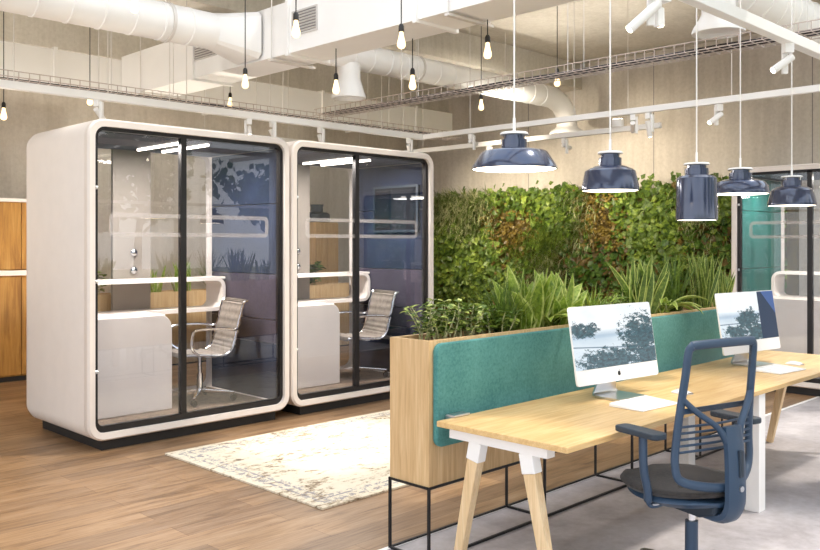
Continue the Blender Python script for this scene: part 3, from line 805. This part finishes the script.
# ------------------------------------------------------------------ computers
logo_poly = []
def apple(mb, cx, cz, s, y):
    pts = []
    for k in range(40):
        a = 2*PI*k/40
        r = 1+.0*math.cos(a)
        x = .82*math.sin(a)*(1-.10*math.cos(a)**2); z = -math.cos(a)*.9
        if z > .62: z -= .22*math.exp(-(x/.22)**2)           # dip on top
        if z < -.7: z += .10*math.exp(-(x/.2)**2)
        if x < -.1: x *= .96
        bx = .95; d = math.hypot(x-bx, z-.15)
        if d < .36: x = bx-(.36*abs(x-bx)/max(d, 1e-3)) if x < bx else bx-.36   # bite on the right
        pts.append((cx+x*s, cz+z*s))
    mb.prism(pts, 'y', y, y-.0012)
    leaf = [(cx+s*u, cz+s*v) for u, v in ((.0, .85), (.02, 1.15), (.18, 1.38), (.34, 1.42), (.32, 1.15), (.16, .92))]
    mb.prism(leaf, 'y', y, y-.0012)
def computer(label, loc, rz, smat):
    t = thing('desktop_computer', label, 'computer', loc, rz, 'all in one computers on the desk')
    W_, H_ = .735, .435; tilt = R(-9)
    z0 = .095; Mx = Matrix.Translation((0, 0, z0)) @ Matrix.Rotation(tilt, 4, 'X')
    def place(o): o.matrix_local = Mx; return o
    b = MB()
    # body: flat front, gently bulged back
    n = 10; rows = []
    fr = rrect(-W_/2, W_/2, 0, H_, .018, 4)
    k0 = [(x, 0, z) for x, z in fr]; k1 = [(x, .010, z) for x, z in fr]
    k2 = [(x*.96, .016, (z-H_/2)*.95+H_/2) for x, z in fr]; k3 = [(x*.6, .04, (z-H_/2)*.6+H_/2) for x, z in fr]; k4 = [(x*.2, .05, (z-H_/2)*.2+H_/2) for x, z in fr]
    loops = [k0, k1, k2, k3, k4]; m_n = len(fr); vs = [p for l in loops for p in l]
    fs = [(i*m_n+k, i*m_n+(k+1) % m_n, (i+1)*m_n+(k+1) % m_n, (i+1)*m_n+k) for i in range(4) for k in range(m_n)]
    fs += [tuple(range(m_n)), tuple(range(4*m_n, 5*m_n))]
    b.add(vs, fs); hs = place(b.build('housing', 'white_plastic', t, smooth=30))
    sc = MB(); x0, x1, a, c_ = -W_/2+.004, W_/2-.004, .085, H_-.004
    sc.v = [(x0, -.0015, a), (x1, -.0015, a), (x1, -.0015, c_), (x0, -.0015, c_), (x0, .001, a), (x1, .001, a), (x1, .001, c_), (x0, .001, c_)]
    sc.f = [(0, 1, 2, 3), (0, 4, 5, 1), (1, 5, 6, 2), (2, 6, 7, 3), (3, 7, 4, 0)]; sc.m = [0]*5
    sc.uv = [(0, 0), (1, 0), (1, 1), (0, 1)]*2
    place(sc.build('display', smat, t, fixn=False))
    lg = MB(); apple(lg, 0, .043, .016, -.0005); place(lg.build('logo', 'logo', t))
    st = MB()
    sec = [(0, .125, 0), (0, .10, .05), (0, .07, .14), (0, .055, .24)]
    path = smooth_path([(0, -.09, .006), (0, .02, .006), (0, .10, .010), (0, .105, .05), (0, .075, .15), (0, .052, .25)], 6)
    rr = []
    for i, p in enumerate(path):
        u = i/(len(path)-1); w = .125-.045*min(1, max(0, (u-.3)/.4))
        rr.append((p, w))
    vs = []; th = .006
    for i, (p, w) in enumerate(rr):
        d = (rr[min(i+1, len(rr)-1)][0]-rr[max(i-1, 0)][0]).normalized(); nn = Vector((1, 0, 0)).cross(d).normalized()
        for sx, sy in ((-1, -1), (1, -1), (1, 1), (-1, 1)): vs.append(p+Vector((sx*w, 0, 0))+nn*sy*th*.9)
    L = len(rr)
    fs = [(i*4+k, i*4+(k+1) % 4, (i+1)*4+(k+1) % 4, (i+1)*4+k) for i in range(L-1) for k in range(4)]+[(0, 1, 2, 3), ((L-1)*4, (L-1)*4+1, (L-1)*4+2, (L-1)*4+3)]
    st.add(vs, fs); st.build('stand', 'alu', t, smooth=30)
    return t
sm1 = screen_reflection_mat('reflection_near', [(.84, .42, .34, .52), (.12, .62, .24, .16), (.42, .10, .50, .26), (.9, .12, .35, .3)], .12)  # window view mirrored in the screens, painted as emission
sm2 = screen_reflection_mat('reflection_far', [(.50, .42, .26, .30), (.28, .20, .30, .18), (.62, .15, .3, .3)], .0, (1.24, .47))
computer('near white all in one computer with painted tree reflections, left on the desk', (4.26, 2.565, DZ+.001), R(-6.5), sm1)
computer('far white all in one computer with painted tree reflections, right on the desk', (6.06, 2.56, DZ+.001), R(-8), sm2)
def keyboard(label, loc, rz):
    t = thing('keyboard', label, 'keyboard', loc, rz, 'white keyboards on the desk')
    p = MB(); p.prism([(-.105, .0), (.105, .0), (.105, .018), (-.105, .006)], 'x', -.175, .175)
    p.build('base', 'white_plastic', t, bevel=.002)
    kb = MB()
    for r_ in range(6):
        y = -.085+r_*.033
        for c2 in range(14):
            x = -.16+c2*.0235
            z = .006+(y+.105)/.21*.012
            kb.box(x, x+.0185, y, y+.026, z+.0005, z+.0025)
    kb.build('keys', 'white_paint', t)
    return t
k1 = keyboard('white keyboard in front of the near computer', (4.145, 2.345, DZ+.001), R(-4))
dup(k1, (5.93, 2.33, DZ+.001), R(-6), 'white keyboard in front of the far computer')
def mouse(label, loc, rz):
    t = thing('computer_mouse', label, 'mouse', loc, rz, 'white computer mice on the desk')
    b = MB(); rows = []
    for i in range(9):
        u = i/8; zz = math.sin(PI*(.08+.84*u))**.6*.022
        row = []
        for k in range(9):
            a = PI*k/8; row.append((-.032*math.cos(a), -.055+.11*u, .002+zz*math.sin(a)))
        rows.append(row)
    b.sheet(rows); b.box(-.031, .031, -.053, .053, 0, .004); b.build('shell', 'white_plastic', t, smooth=60)
    MB().box(-.0008, .0008, .0, .05, .0215, .0245).build('button_line', 'grille', t)
    return t
ms = mouse('white mouse beside the near keyboard', (4.62, 2.37, DZ+.001), R(-10))
dup(ms, (6.30, 2.36, DZ+.001), R(-10), 'white mouse beside the far keyboard')

# ------------------------------------------------------------------ task chairs
def task_chair(label, loc, rz):
    t = thing('office_chair', label, 'chair', loc, rz, 'blue mesh back office chairs at the desk')
    # base
    for k in range(5):
        a = R(18+72*k); d = Vector((math.cos(a), math.sin(a), 0))
        l = MB().bar(d*.02+Vector((0, 0, .105)), d*.31+Vector((0, 0, .078)), .06, .04, w2=.032, h2=.022).build('leg', 'base_grey', t, bevel=.006)
        p = d*.305; q = Vector((-d.y, d.x, 0))
        w = MB()
        for s_ in (-1, 1): w.cyl(p+q*s_*.008+Vector((0, 0, .03)), p+q*s_*.026+Vector((0, 0, .03)), .03, 14)
        w.cyl(p+Vector((0, 0, .03)), p+Vector((0, 0, .085)), .009, 8); w.box(p.x-.018, p.x+.018, p.y-.018, p.y+.018, .045, .07)
        w.build('caster', 'caster', l, smooth=30)
    MB().cyl((0, 0, .07), (0, 0, .125), .05, 18).build('hub', 'base_grey', t, smooth=True, bevel=.004)
    MB().cyl((0, 0, .12), (0, 0, .315), .030, 20).build('column_sleeve', 'slate', t, smooth=True)
    MB().cyl((0, 0, .30), (0, 0, .40), .019, 16).build('gas_lift', 'chrome', t, smooth=True)
    # seat shell (lower) and cushion (upper): lofted rounded shapes
    def loft(name, mat, wid, y0, y1, ztop, zbot, shrink, parent):
        mb = MB(); nY, nA = 18, 14; rings = []
        for i in range(nY+1):
            u = i/nY; y = y0+(y1-y0)*u
            e = min(1, math.sin(PI*min(max(u, .02), .98))**.38)
            w = wid*e*(.93+.07*math.cos((u-.5)*2)); zt = ztop(u); zb = zbot(u)
            c = (zt+zb)/2; h = (zt-zb)/2*max(.25, e)
            ring = []
            for k in range(nA):
                a = 2*PI*k/nA; cs, sn = math.cos(a), math.sin(a)
                sx = math.copysign(abs(cs)**.45, cs); sz = math.copysign(abs(sn)**.7, sn)
                ww = w*(shrink if sz < 0 else 1)
                ring.append((sx*(w*(1-(1-shrink)*max(0, -sz))), y, c+sz*h+.012*(sx*sx)*(sz > 0)))
            rings.append(ring)
        vs = [p for r_ in rings for p in r_]
        fs = [(i*nA+k, i*nA+(k+1) % nA, (i+1)*nA+(k+1) % nA, (i+1)*nA+k) for i in range(nY) for k in range(nA)]
        fs += [tuple(range(nA)), tuple(range(nY*nA, (nY+1)*nA))]
        mb.add(vs, fs); return mb.build(name, mat, parent, smooth=60)
    loft('seat_cushion', 'seat_fabric', .292, -.20, .33, lambda u: .512-.02*math.sin(PI*u)-.05*max(0, u-.8)*4*.3, lambda u: .465-.01*u, .9, t)
    loft('seat_shell', 'slate', .275, -.21, .29, lambda u: .47, lambda u: .42-.02*math.sin(PI*u), .62, t)
    mc = MB(); mc.prism([(-.20, .44), (-.19, .40), (-.10, .365), (.06, .37), (.12, .41), (.14, .44)], 'x', -.075, .075); mc.build('tilt_mechanism', 'slate_dark', t, bevel=.012)
    # back frame loop
    half = [(0, -.19, 1.17), (.185, -.18, 1.167), (.207, -.178, 1.160), (.220, -.172, 1.135), (.226, -.16, 1.03), (.236, -.14, .88), (.248, -.125, .72), (.252, -.125, .63), (.228, -.135, .565), (.13, -.18, .535), (0, -.215, .525)]
    fp = half+[(-x, y, z) for x, y, z in half[-2:0:-1]]
    path = smooth_path(fp, 5, True)
    MB().tube(path, .021, 10, closed=True, ell=.75, up=(0, 1, 0.01)).build('back_frame', 'slate', t, smooth=50)
    br = MB()
    for s_ in (-1, 1):
        br.tube(smooth_path([(s_*.232, -.148, .93), (s_*.17, -.175, .87), (s_*.07, -.215, .79), (s_*.024, -.235, .69)], 6), [.017]*13+[.02]*6, 10, ell=.8)
    br.build('back_brace', 'slate', t, smooth=50)
    sp = MB(); pth = smooth_path([(0, -.225, .80), (0, -.24, .68), (0, -.245, .55), (0, -.24, .44), (0, -.19, .385), (0, -.06, .38)], 6)
    sp.tube(pth, [  .056+.006*math.sin(PI*i/(len(pth)-1)) for i in range(len(pth))], 8, ell=.5); sp.build('back_spine', 'slate', t, smooth=40)
    sl_ = MB().box(-.012, .012, -.282, -.262, .58, .70).build('spine_insert', 'slate_dark', t, bevel=.004)
    MB().cyl((0, -.282, .53), (0, -.26, .53), .013, 12).build('spine_screw', 'alu', t)
    # mesh sheet
    rows = []
    for i in range(13):
        u = i/12; z = .53+.63*u
        hw = .25-.03*max(0, (u-.3)/.7)-.03*max(0, .15-u)*4
        y = -.125-.055*max(0, (u-.3)/.7)**1.2
        rows.append([(hw*x, y-.02*(1-x*x), z) for x in (-1, -.6, -.2, .2, .6, 1)])
    ms_ = MB().sheet(rows); ms_.build('mesh_back', 'mesh_net', t, smooth=60, fixn=False)
    # lumbar slats
    lb = MB()
    for k in range(5):
        z = .69+.028*k
        lb.tube(smooth_path([(-.24, -.135, z), (-.12, -.15, z), (0, -.16, z), (.12, -.15, z), (.24, -.135, z)], 4), .006, 6)
    lb.box(-.225, .225, -.150, -.144, .86, .885)
    lb.build('lumbar_support', 'slate', t, smooth=40)
    for s_ in (-1, 1):
        a = MB(); a.tube(smooth_path([(s_*.19, .0, .425), (s_*.25, .005, .42), (s_*.275, .01, .44), (s_*.29, .0, .50), (s_*.315, .0, .60), (s_*.32, -.0, .755)], 5), [.014]*11+[.022]*15, 10, ell=.8)
        ao = a.build('arm_upright', 'slate', t, smooth=50)
        MB().prism(rrect(s_*.325-.045, s_*.325+.045, -.12, .14, .03, 5), 'z', .752, .78).build('arm_pad', 'slate_dark', ao, bevel=.007)
        MB().tube([(s_*.19, .0, .428), (s_*.23, .0, .425), (s_*.262, .004, .428)], .010, 8).build('arm_bracket', 'alu', ao, smooth=True)
    lv = MB().tube([(.0, -.10, .40), (.15, -.12, .41), (.18, -.13, .43)], .007, 8); lv.build('tilt_lever', 'alu', t, smooth=True)
    return t
tc1 = task_chair('blue grey mesh back office chair in front of the desk', (3.755, 1.88, 0), R(-14))
dup(tc1, (6.04, 1.66, 0), R(8), 'office chair cut off by the right edge, only armrest and caster showing')

# ------------------------------------------------------------------ ducts
def spiral_duct(mb, pts, r, step=.45, n=28):
    mb.tube(pts, r, n)
    for a, b in zip(pts[:-1], pts[1:]):
        a, b = Vector(a), Vector(b); L = (b-a).length; d = (b-a)/L
        k = step
        while k < L-.05:
            mb.tube([a+d*(k-.012), a+d*(k-.008), a+d*(k+.008), a+d*(k+.012)], [r*1.0, r*1.04, r*1.04, r*1.0], n); k += step
def rect_tube(mb, a, b, w, h, flange=1.2):
    a, b = Vector(a), Vector(b); mb.bar(a, b, w, h)
    L = (b-a).length; d = (b-a)/L; k = flange/2
    while k < L:
        mb.bar(a+d*(k-.02), a+d*(k+.02), w+.05, h+.05); k += flange
RZ = 3.565
dn = thing('square_duct', 'long white square air duct crossing over the booths', 'duct', (0, 0, 0))
a = MB(); rect_tube(a, (4.84, .5, RZ), (4.84, 9.4, RZ), .44, .47, 1.62); a.build('casing', 'duct_white', dn)
def grille(parent, x, y0, y1, z0, z1):
    g = MB(); g.ringprism([(y0, z0), (y1, z0), (y1, z1), (y0, z1)], [(y0+.015, z0+.015), (y1-.015, z0+.015), (y1-.015, z1-.015), (y0+.015, z1-.015)], 'x', x-.012, x); fr_ = g.build('vent_grille', 'grille', parent)
    s = MB(); s.box(x-.004, x-.001, y0+.015, y1-.015, z0+.015, z1-.015); s.build('vent_back', 'grille_dark', fr_)
    s = MB(); k = z0+.03
    while k < z1-.02: s.bar((x-.008, y0+.01, k), (x-.008, y1-.01, k), .012, .008, up=(1, 0, 1)); k += .026
    s.build('louvres', 'grille', fr_)
grille(dn, 4.62, 5.75, 6.11, 3.47, 3.69); grille(dn, 4.62, 7.35, 7.8, 3.50, 3.68); grille(dn, 4.62, 3.6, 3.95, 3.5, 3.7)
hg = MB()
for y in (1.6, 4.2, 6.4, 8.9):
    hg = MB()
    for x in (4.60, 5.08): hg.cyl((x, y, RZ-.26), (x, y, CZ), .005, 6)
    hg.box(4.58, 5.10, y-.02, y+.02, RZ-.275, RZ-.255); hg.build('hanger', 'wire', dn)
d2 = thing('square_duct', 'white square air duct running along the back wall', 'duct', (0, 0, 0))
a = MB(); rect_tube(a, (X0+.2, 9.63, RZ), (10.4, 9.63, RZ), .44, .40, 1.9); a.build('casing', 'duct_white', d2)
hg = MB()
for x in (-.2, 2.4, 6.0, 8.5):
    hg = MB()
    for y in (9.39, 9.87): hg.cyl((x, y, RZ-.24), (x, y, CZ), .005, 6)
    hg.box(x-.02, x+.02, 9.37, 9.89, RZ-.25, RZ-.225); hg.build('hanger', 'wire', d2)
d3 = thing('round_duct', 'ribbed white round duct at the upper left corner', 'duct', (0, 0, 0))
a = MB(); spiral_duct(a, [(X0+.2, 6.79, RZ), (4.2, 6.79, RZ)], .165, .27); a.build('casing', 'duct_white', d3, smooth=35)
tr = MB(); n = 28; vs = []
for q, x in ((0, 4.2), (1, 4.6)):
    for k in range(n):
        an = 2*PI*k/n; cy, cz = math.cos(an)*.165, math.sin(an)*.165
        if q: mxx = max(abs(math.cos(an)), abs(math.sin(an))); cy, cz = math.cos(an)/mxx*.23, math.sin(an)/mxx*.22
        vs.append((x, 6.79+cy, RZ+cz))
tr.add(vs, [(k, (k+1) % n, (k+1) % n+n, k+n) for k in range(n)]); tr.build('transition', 'duct_white', d3, smooth=25)
for x in (.5, 2.2, 3.75):
    hg = MB(); hg.cyl((x, 6.79, RZ+.16), (x, 6.79, CZ), .006, 6); hg.tube([(x-.015, 6.79, RZ), (x+.015, 6.79, RZ)], .177, 28)
    hg.build('hanger', 'wire', d3, smooth=35)
def diffuser(mb, x, y, z0, z1, r0, r1):
    mb.lathe([(r0, z1-z0), (r0, (z1-z0)*.55), (r0*1.15, (z1-z0)*.40), (r1*.95, .05), (r1, .025), (r1, 0), (r1*.86, .0), (r1*.8, .04), (.001, .06)], 28, (x, y, z0))
d4 = thing('round_duct', 'white round duct with two flared outlets left of centre', 'duct', (0, 0, 0))
a = MB()
el = [(5.07, 7.1, 3.70)]+[(9.75, 7.1, 3.70)]
spiral_duct(a, el, .15, .27)
a.tube([(9.75, 7.1, 3.70), (9.98, 7.1, 3.69), (10.17, 7.1, 3.63), (10.29, 7.1, 3.52), (10.33, 7.1, 3.38)], .15, 24)
a.tube([(6.14, 7.1, 3.70), (6.14, 7.1, 3.42)], .12, 24)
a.build('casing', 'duct_white', d4, smooth=35)
a = MB(); diffuser(a, 10.33, 7.1, 3.20, 3.42, .15, .25); a.build('flared_outlet', 'duct_white', d4, smooth=40)
a = MB(); diffuser(a, 6.14, 7.1, 3.22, 3.60, .13, .19); a.build('flared_outlet', 'duct_white', d4, smooth=40)
for x in (5.5, 7.2, 8.9):
    hg = MB(); hg.cyl((x, 7.1, 3.84), (x, 7.1, CZ), .005, 6); hg.tube([(x-.015, 7.1, 3.7), (x+.015, 7.1, 3.7)], .162, 24)
    hg.build('hanger', 'wire', d4, smooth=35)
d5 = thing('round_duct', 'ribbed white round duct at the upper right corner', 'duct', (0, 0, 0))
a = MB(); spiral_duct(a, [(5.08, 3.05, 3.72), (11.35, 3.05, 3.72)], .2, .3); a.tube([(6.55, 3.05, 3.7), (6.55, 3.05, 3.4)], .13, 24); a.build('casing', 'duct_white', d5, smooth=35)
a = MB(); diffuser(a, 6.55, 3.05, 3.30, 3.60, .13, .205); a.build('flared_outlet', 'duct_white', d5, smooth=40)
for x in (7.6, 9.6): MB().cyl((x, 3.05, 3.9), (x, 3.05, CZ), .005, 6).build('hanger', 'wire', d5)

# ------------------------------------------------------------------ light tracks, cable trays
def track(label, a, b, wires, w=.05, h=.06, top=CZ):
    t = thing('light_track', label, 'track', (0, 0, 0))
    a, b = Vector(a), Vector(b)
    MB().bar(a, b, w, h).build('rail', 'white_paint', t, bevel=.004)
    for u in wires:
        p = a.lerp(b, u); MB().cyl((p.x, p.y, p.z+h/2), (p.x, p.y, top), .004, 6).build('suspension_wire', 'wire', t)
    return t
TZ = 2.95
track('white lighting track running over the tops of the booths', (X0+.3, 7.42, TZ), (7.66, 7.42, TZ), (.30, .36, .46, .52, .60, .66, .79, .86, .93), .06, .07, CZ-.0)
track('white lighting track crossing in front of the plant wall', (7.63, 7.385, TZ), (7.63, 1.0, TZ), (.12, .35, .62, .9), .05, .06)
track('short white lighting track nearest the plant wall', (8.75, 8.9, TZ), (8.75, 4.75, TZ), (.1, .5, .9), .05, .06)
track('thick white lighting track over the desk', (2.2, 2.15, TZ), (11.3, 2.15, TZ), (.62, .85), .07, .07)
track('white lighting track behind the booths', (4.6, 8.9, TZ), (8.72, 8.9, TZ), (.2, .5, .8), .05, .06)

def tray(label, a, b, wires, top=CZ):
    t = thing('cable_tray', label, 'cable tray', (0, 0, 0))
    a, b = Vector(a), Vector(b); d = (b-a).normalized(); r = d.cross(Vector((0, 0, 1))); L = (b-a).length; W2, H2 = .13, .075
    f = MB()
    for off, z in ((-W2, H2), (-W2, 0), (-W2/3, 0), (W2/3, 0), (W2, 0), (W2, H2)):
        f.bar(a+r*off+Vector((0, 0, z)), b+r*off+Vector((0, 0, z)), .007)
    k = 0
    while k < L:
        p = a+d*k
        f.bar(p-r*W2, p+r*W2, .006); f.bar(p-r*W2, p-r*W2+Vector((0, 0, H2)), .006); f.bar(p+r*W2, p+r*W2+Vector((0, 0, H2)), .006); k += .09
    f.build('wire_basket', 'tray_wire', t)
    c_ = MB()
    for i in range(5):
        off = -.08+.04*i; pts = []
        for q in range(0, int(L/.5)+1):
            p = a+d*min(q*.5, L)+r*(off+random.uniform(-.012, .012))+Vector((0, 0, .014+random.uniform(0, .012))); pts.append(p)
        c_.tube(pts, .007, 5)
    c_.build('cables', 'cable', t)
    for u in wires:
        for s_ in (-1, 1):
            p = a.lerp(b, u)+r*s_*W2; MB().cyl((p.x, p.y, p.z), (p.x, p.y, 4.05 if 7.5 < p.y < 8.05 else top), .004, 6).build('suspension_wire', 'wire', t)
    return t
tray('wire mesh cable tray running towards the upper right corner', (6.58, .5, 3.17), (6.58, 8.1, 3.17), (.253, .516, .80))
tray('wire mesh cable tray running above the booths', (X0+.3, 7.72, 3.03), (8.6, 7.72, 3.03), (.35, .56, .63, .72, .9), 4.05)

# track spotlights
spot_n = [0]
def spotlight(label, loc, az, tilt=40, power=0, L=.16):
    t = thing('track_spotlight', label, 'spotlight', loc, az, 'white track spotlights')
    MB().box(-.025, .025, -.03, .03, -.06, .0).build('adapter', 'white_paint', t)
    MB().box(.026, .050, -.018, .018, -.19, -.02).build('bracket', 'white_paint', t, bevel=.003)
    d = Vector((0, math.cos(R(tilt)), -math.sin(R(tilt)))); c0 = Vector((0, -.03, -.085)); c1 = c0+d*L
    MB().cyl(c0, c1, .024, 18).build('head', 'white_paint', t, smooth=30)
    MB().cyl(c1, c1+d*.004, .018, 16).build('lens', 'spot_glow', t)
    if power:
        o = light('beam', 'SPOT', c1+d*.02, power, (1, .88, .68), t, spot_size=R(75), spot_blend=.8, shadow_soft_size=.03)
        o.rotation_euler = Vector(d).to_track_quat('-Z', 'Y').to_euler()
    return t
TB = TZ-.035
for (lb, loc, az, tl, pw, *ln) in (
    ('track spotlight above the left front corner of the leftmost booth', (3.42, 7.42, TB), R(-60), 35, 25),
    ('track spotlight above the right half of the leftmost booth', (5.05, 7.42, TB), R(150), 40, 0),
    ('track spotlight above the gap between the two booths', (5.35, 7.42, TB), R(-100), 60, 25),
    ('track spotlight above the left part of the second booth', (6.0, 7.42, TB), R(-70), 60, 0),
    ('track spotlight above the right corner of the second booth', (7.4, 7.42, TB), R(-60), 50, 60),
    ('track spotlight first from the left on the crossing track', (7.63, 6.6, TB), R(-80), 8, 120),
    ('paired track spotlight, left of the two right of centre', (7.63, 4.45, TB), R(-60), 25, 70),
    ('paired track spotlight, right of the two right of centre', (7.63, 4.27, TB), R(-90), 70, 60),
    ('track spotlight on the crossing track above the cylindrical pendant', (7.63, 3.55, TB), R(60), 35, 60),
    ('track spotlight on the short track near the plant wall', (8.75, 6.05, TB), R(-90), 8, 130),
    ('track spotlight in the middle of the short track near the plant wall', (8.75, 7.25, TB), R(-90), 6, 170),
    ('track spotlight at the left end of the short track near the plant wall', (8.75, 8.6, TB), R(-82), 20, 300),
    ('tilted track spotlight at upper right over the desk', (5.62, 2.15, TB), R(50), 35, 0),
    ('slanted track spotlight at the top edge over the desk', (3.88, 2.15, TB), R(45), 42, 0, .2),
    ('upright track spotlight at the top edge over the desk', (3.99, 2.15, TB), R(160), 88, 0, .09)):
    spotlight(lb, loc, az, tl, pw, *ln)

def fill_uplight(label, loc, power):  # lamps added to brighten the ceiling, ducts and back wall
    t = thing('fill_uplight', label, 'light', loc, 0, 'added fill lamps washing the ceiling')
    MB().cyl((0, 0, 0), (0, 0, .09), .07, 20).build('housing', 'white_paint', t, smooth=30)
    MB().cyl((0, 0, .09), (0, 0, .094), .062, 20).build('lens', 'spot_glow', t)
    o = light('beam', 'SPOT', (0, 0, .13), power, (1, .93, .80), t, spot_size=R(150), spot_blend=.9, shadow_soft_size=.06); o.rotation_euler = (PI, 0, 0)
for lb, loc, pw in (('fill lamp added on the short track nearest the plant wall, its left one', (8.75, 6.9, TZ+.03), 60), ('fill lamp added on the short track nearest the plant wall, its right one', (8.75, 5.3, TZ+.03), 60),
    ('fill lamp added on the floor behind the leftmost booth', (3.9, 8.75, 0), 260), ('fill lamp added on the floor behind the second booth', (6.2, 8.75, 0), 260), ('fill lamp added on the floor left of the booths in front of the cabinets', (1.2, 8.9, 0), 200)):
    fill_uplight(lb, loc, pw)

# bare bulbs on black cords
def bulb(label, x, y, z, top, g='bare filament bulbs on black cords'):
    t = thing('pendant_bulb', label, 'bulb', (x, y, z), 0, g)
    MB().cyl((0, 0, .115), (0, 0, top-z), .0045, 6).build('cord', 'socket', t)
    s_ = MB(); s_.lathe([(.001, .125), (.012, .122), (.020, .105), (.021, .065), (.001, .062)], 16); s_.build('socket', 'socket', t, smooth=30)
    b_ = MB(); b_.lathe([(.014, .064), (.016, .045), (.022, .015), (.031, -.02), (.031, -.04), (.02, -.056), (.001, -.062)], 18); b_.build('glass_bulb', 'bulb_glow', t, smooth=True)
    return t
DB = RZ-.235
b0 = None
for (lb, x, y, z, top) in (
    ('bare bulb hanging at the left edge, lowest on the left', 3.16, 9.0, 2.93, CZ),
    ('small distant bare bulb above the left booth corner', 4.05, 8.98, 3.18, CZ),
    ('bare bulb cut by the top edge in front of the round duct', 2.95, 5.8, 3.36, CZ),
    ('bare bulb in front of the square duct transition, second row', 4.30, 6.38, 3.06, CZ),
    ('distant bare bulb with dark socket below the square duct', 5.52, 8.50, 3.26, CZ),
    ('largest bare bulb beside the grille of the square duct', 3.66, 4.80, 3.13, CZ+.02),
    ('bare bulb in front of the left flared outlet', 4.80, 5.72, 2.99, DB),
    ('bright bare bulb close to the top centre', 4.33, 4.42, 3.10, CZ+.02),
    ('bare bulb under the square duct right of the top centre', 5.02, 4.99, 2.96, DB),
    ('bare bulb hanging right of the square duct underside', 5.0, 4.16, 3.09, DB),
    ('bare bulb below the wire tray left of the dome pendant', 7.34, 6.2, 3.18, CZ),
    ('bare bulb right of the dome pendant cord', 7.05, 4.96, 3.25, CZ)):
    if b0 is None: b0 = bulb(lb, x, y, z, top)
    else: bulb(lb, x, y, z, top)

# navy pendants over the desk
def pendant(label, loc, prof, top, r_in, zin, power=12):
    t = thing('pendant_lamp', label, 'lamp', loc, 0, 'navy pendant lamps over the desk')
    zc = prof[0][1]   # height of the cap's lower edge
    cap_r = prof[0][0]*.96
    c = MB(); c.lathe([(.001, zc+.075), (cap_r*.75, zc+.063), (cap_r*.82, zc+.060), (cap_r*.82, zc+.042), (cap_r, zc+.040), (cap_r, zc-.002), (.001, zc-.002)], 28); c.build('lamp_cap', 'lamp_lacquer', t, smooth=25)
    w = MB(); w.lathe([(.001, zc+.075), (cap_r*1.0, zc+.074), (cap_r*1.1, zc+.068), (cap_r*1.1, zc+.063), (.001, zc+.062)], 28); w.build('top_disc', 'white_paint', t, smooth=25)
    s_ = MB(); full = prof+[(prof[-1][0]-.004, prof[-1][1]-.001)]+[(r-.006, z-.004) for r, z in prof[::-1][1:]]
    s_.lathe(full, 36); s_.build('lamp_shade', 'lamp_lacquer', t, smooth=28)
    d = MB(); d.lathe([(.001, zin+.012), (r_in, zin+.006), (r_in, zin), (.001, zin-.002)], 30); d.build('diffuser', 'lamp_glow', t, smooth=30)
    MB().cyl((0, 0, zc+.08), (0, 0, zc+.14), .007, 10).build('cord_grip', 'white_paint', t)
    MB().cyl((0, 0, zc+.12), (0, 0, top-loc[2]), .004, 8).build('cord', 'white_paint', t)
    return t
YP = 2.42
dome = [(.062, .082), (.09, .080), (.135, .066), (.165, .050), (.197, -.004), (.200, -.016)]
pendant('navy pendant lamp with wide flat flared shade, leftmost', (3.10, YP, 1.978), [(.062, .078), (.085, .076), (.145, .065), (.155, .058), (.195, -.005), (.198, -.018)], CZ, .191, -.0175)
pendant('navy pendant lamp with angular drum shade, second from left', (3.92, YP, 1.915), [(.062, .115), (.085, .11), (.118, .095), (.132, .085), (.150, .0), (.150, -.018)], CZ, .1435, -.0175)
pendant('tall navy bottle shaped pendant lamp, third from left', (4.90, YP, 1.76), [(.073, .275), (.10, .27), (.118, .255), (.120, .23), (.124, .03), (.122, .0)], DB, .115, .0)
pendant('navy pendant lamp with shallow rounded shade, fourth from left', (5.52, YP, 1.955), [(.075, .088), (.11, .085), (.150, .070), (.172, .045), (.182, .005), (.182, -.01)], CZ, .175, -.0095)
pendant('navy pendant lamp with angular drum shade at the right edge', (6.40, YP, 1.915), [(.072, .125), (.10, .12), (.130, .105), (.145, .09), (.168, .0), (.168, -.02)], CZ, .161, -.0195)

# ------------------------------------------------------------------ daylight
w = bpy.data.worlds.new('sky'); scene.world = w; w.use_nodes = True; nt = w.node_tree
bg = nt.nodes['Background']
tcw = N(nt, 'ShaderNodeTexCoord'); spw = N(nt, 'ShaderNodeSeparateXYZ'); nt.links.new(tcw.outputs['Generated'], spw.inputs[0])
skyc = ramp(nt, spw.outputs[2], [(.0, (.95, .97, 1, 1)), (.25, (.80, .90, 1, 1)), (1, (.66, .80, 1, 1))])
cl = ramp(nt, noise_tex(nt, tcw.outputs['Generated'], 3.0, 5), [(.42, (0, 0, 0, 1)), (.62, (1, 1, 1, 1))])
nt.links.new(mixc(nt, cl, skyc, (1, .99, .97, 1)), bg.inputs['Color'])
bg.inputs['Strength'].default_value = 2.5
sun = light('sun', 'SUN', (8, -2, 12), 3.0, (1, .91, .78), angle=R(5))
sun.rotation_euler = Vector((-.40, .34, -1)).to_track_quat('-Z', 'Y').to_euler()

# ------------------------------------------------------------------ camera
cam = bpy.data.cameras.new('camera'); co = bpy.data.objects.new('camera', cam); col.objects.link(co)
co.location = (0, 0, 1.62); co.rotation_euler = (R(90), 0, R(-45))
cam.sensor_width = 36; cam.lens = 36*846/820; cam.shift_y = -32/820; cam.clip_start = .05; cam.clip_end = 200
scene.camera = co
scene.view_settings.view_transform = 'Standard'; scene.view_settings.look = 'None'
scene.view_settings.exposure = -0.08; scene.view_settings.gamma = 1; scene.view_settings.use_curve_mapping = False
scene.cycles.use_denoising = True
scene.cycles.max_bounces = 10; scene.cycles.transparent_max_bounces = 24; scene.cycles.sample_clamp_indirect = 6
scene.cycles.caustics_reflective = False; scene.cycles.caustics_refractive = False
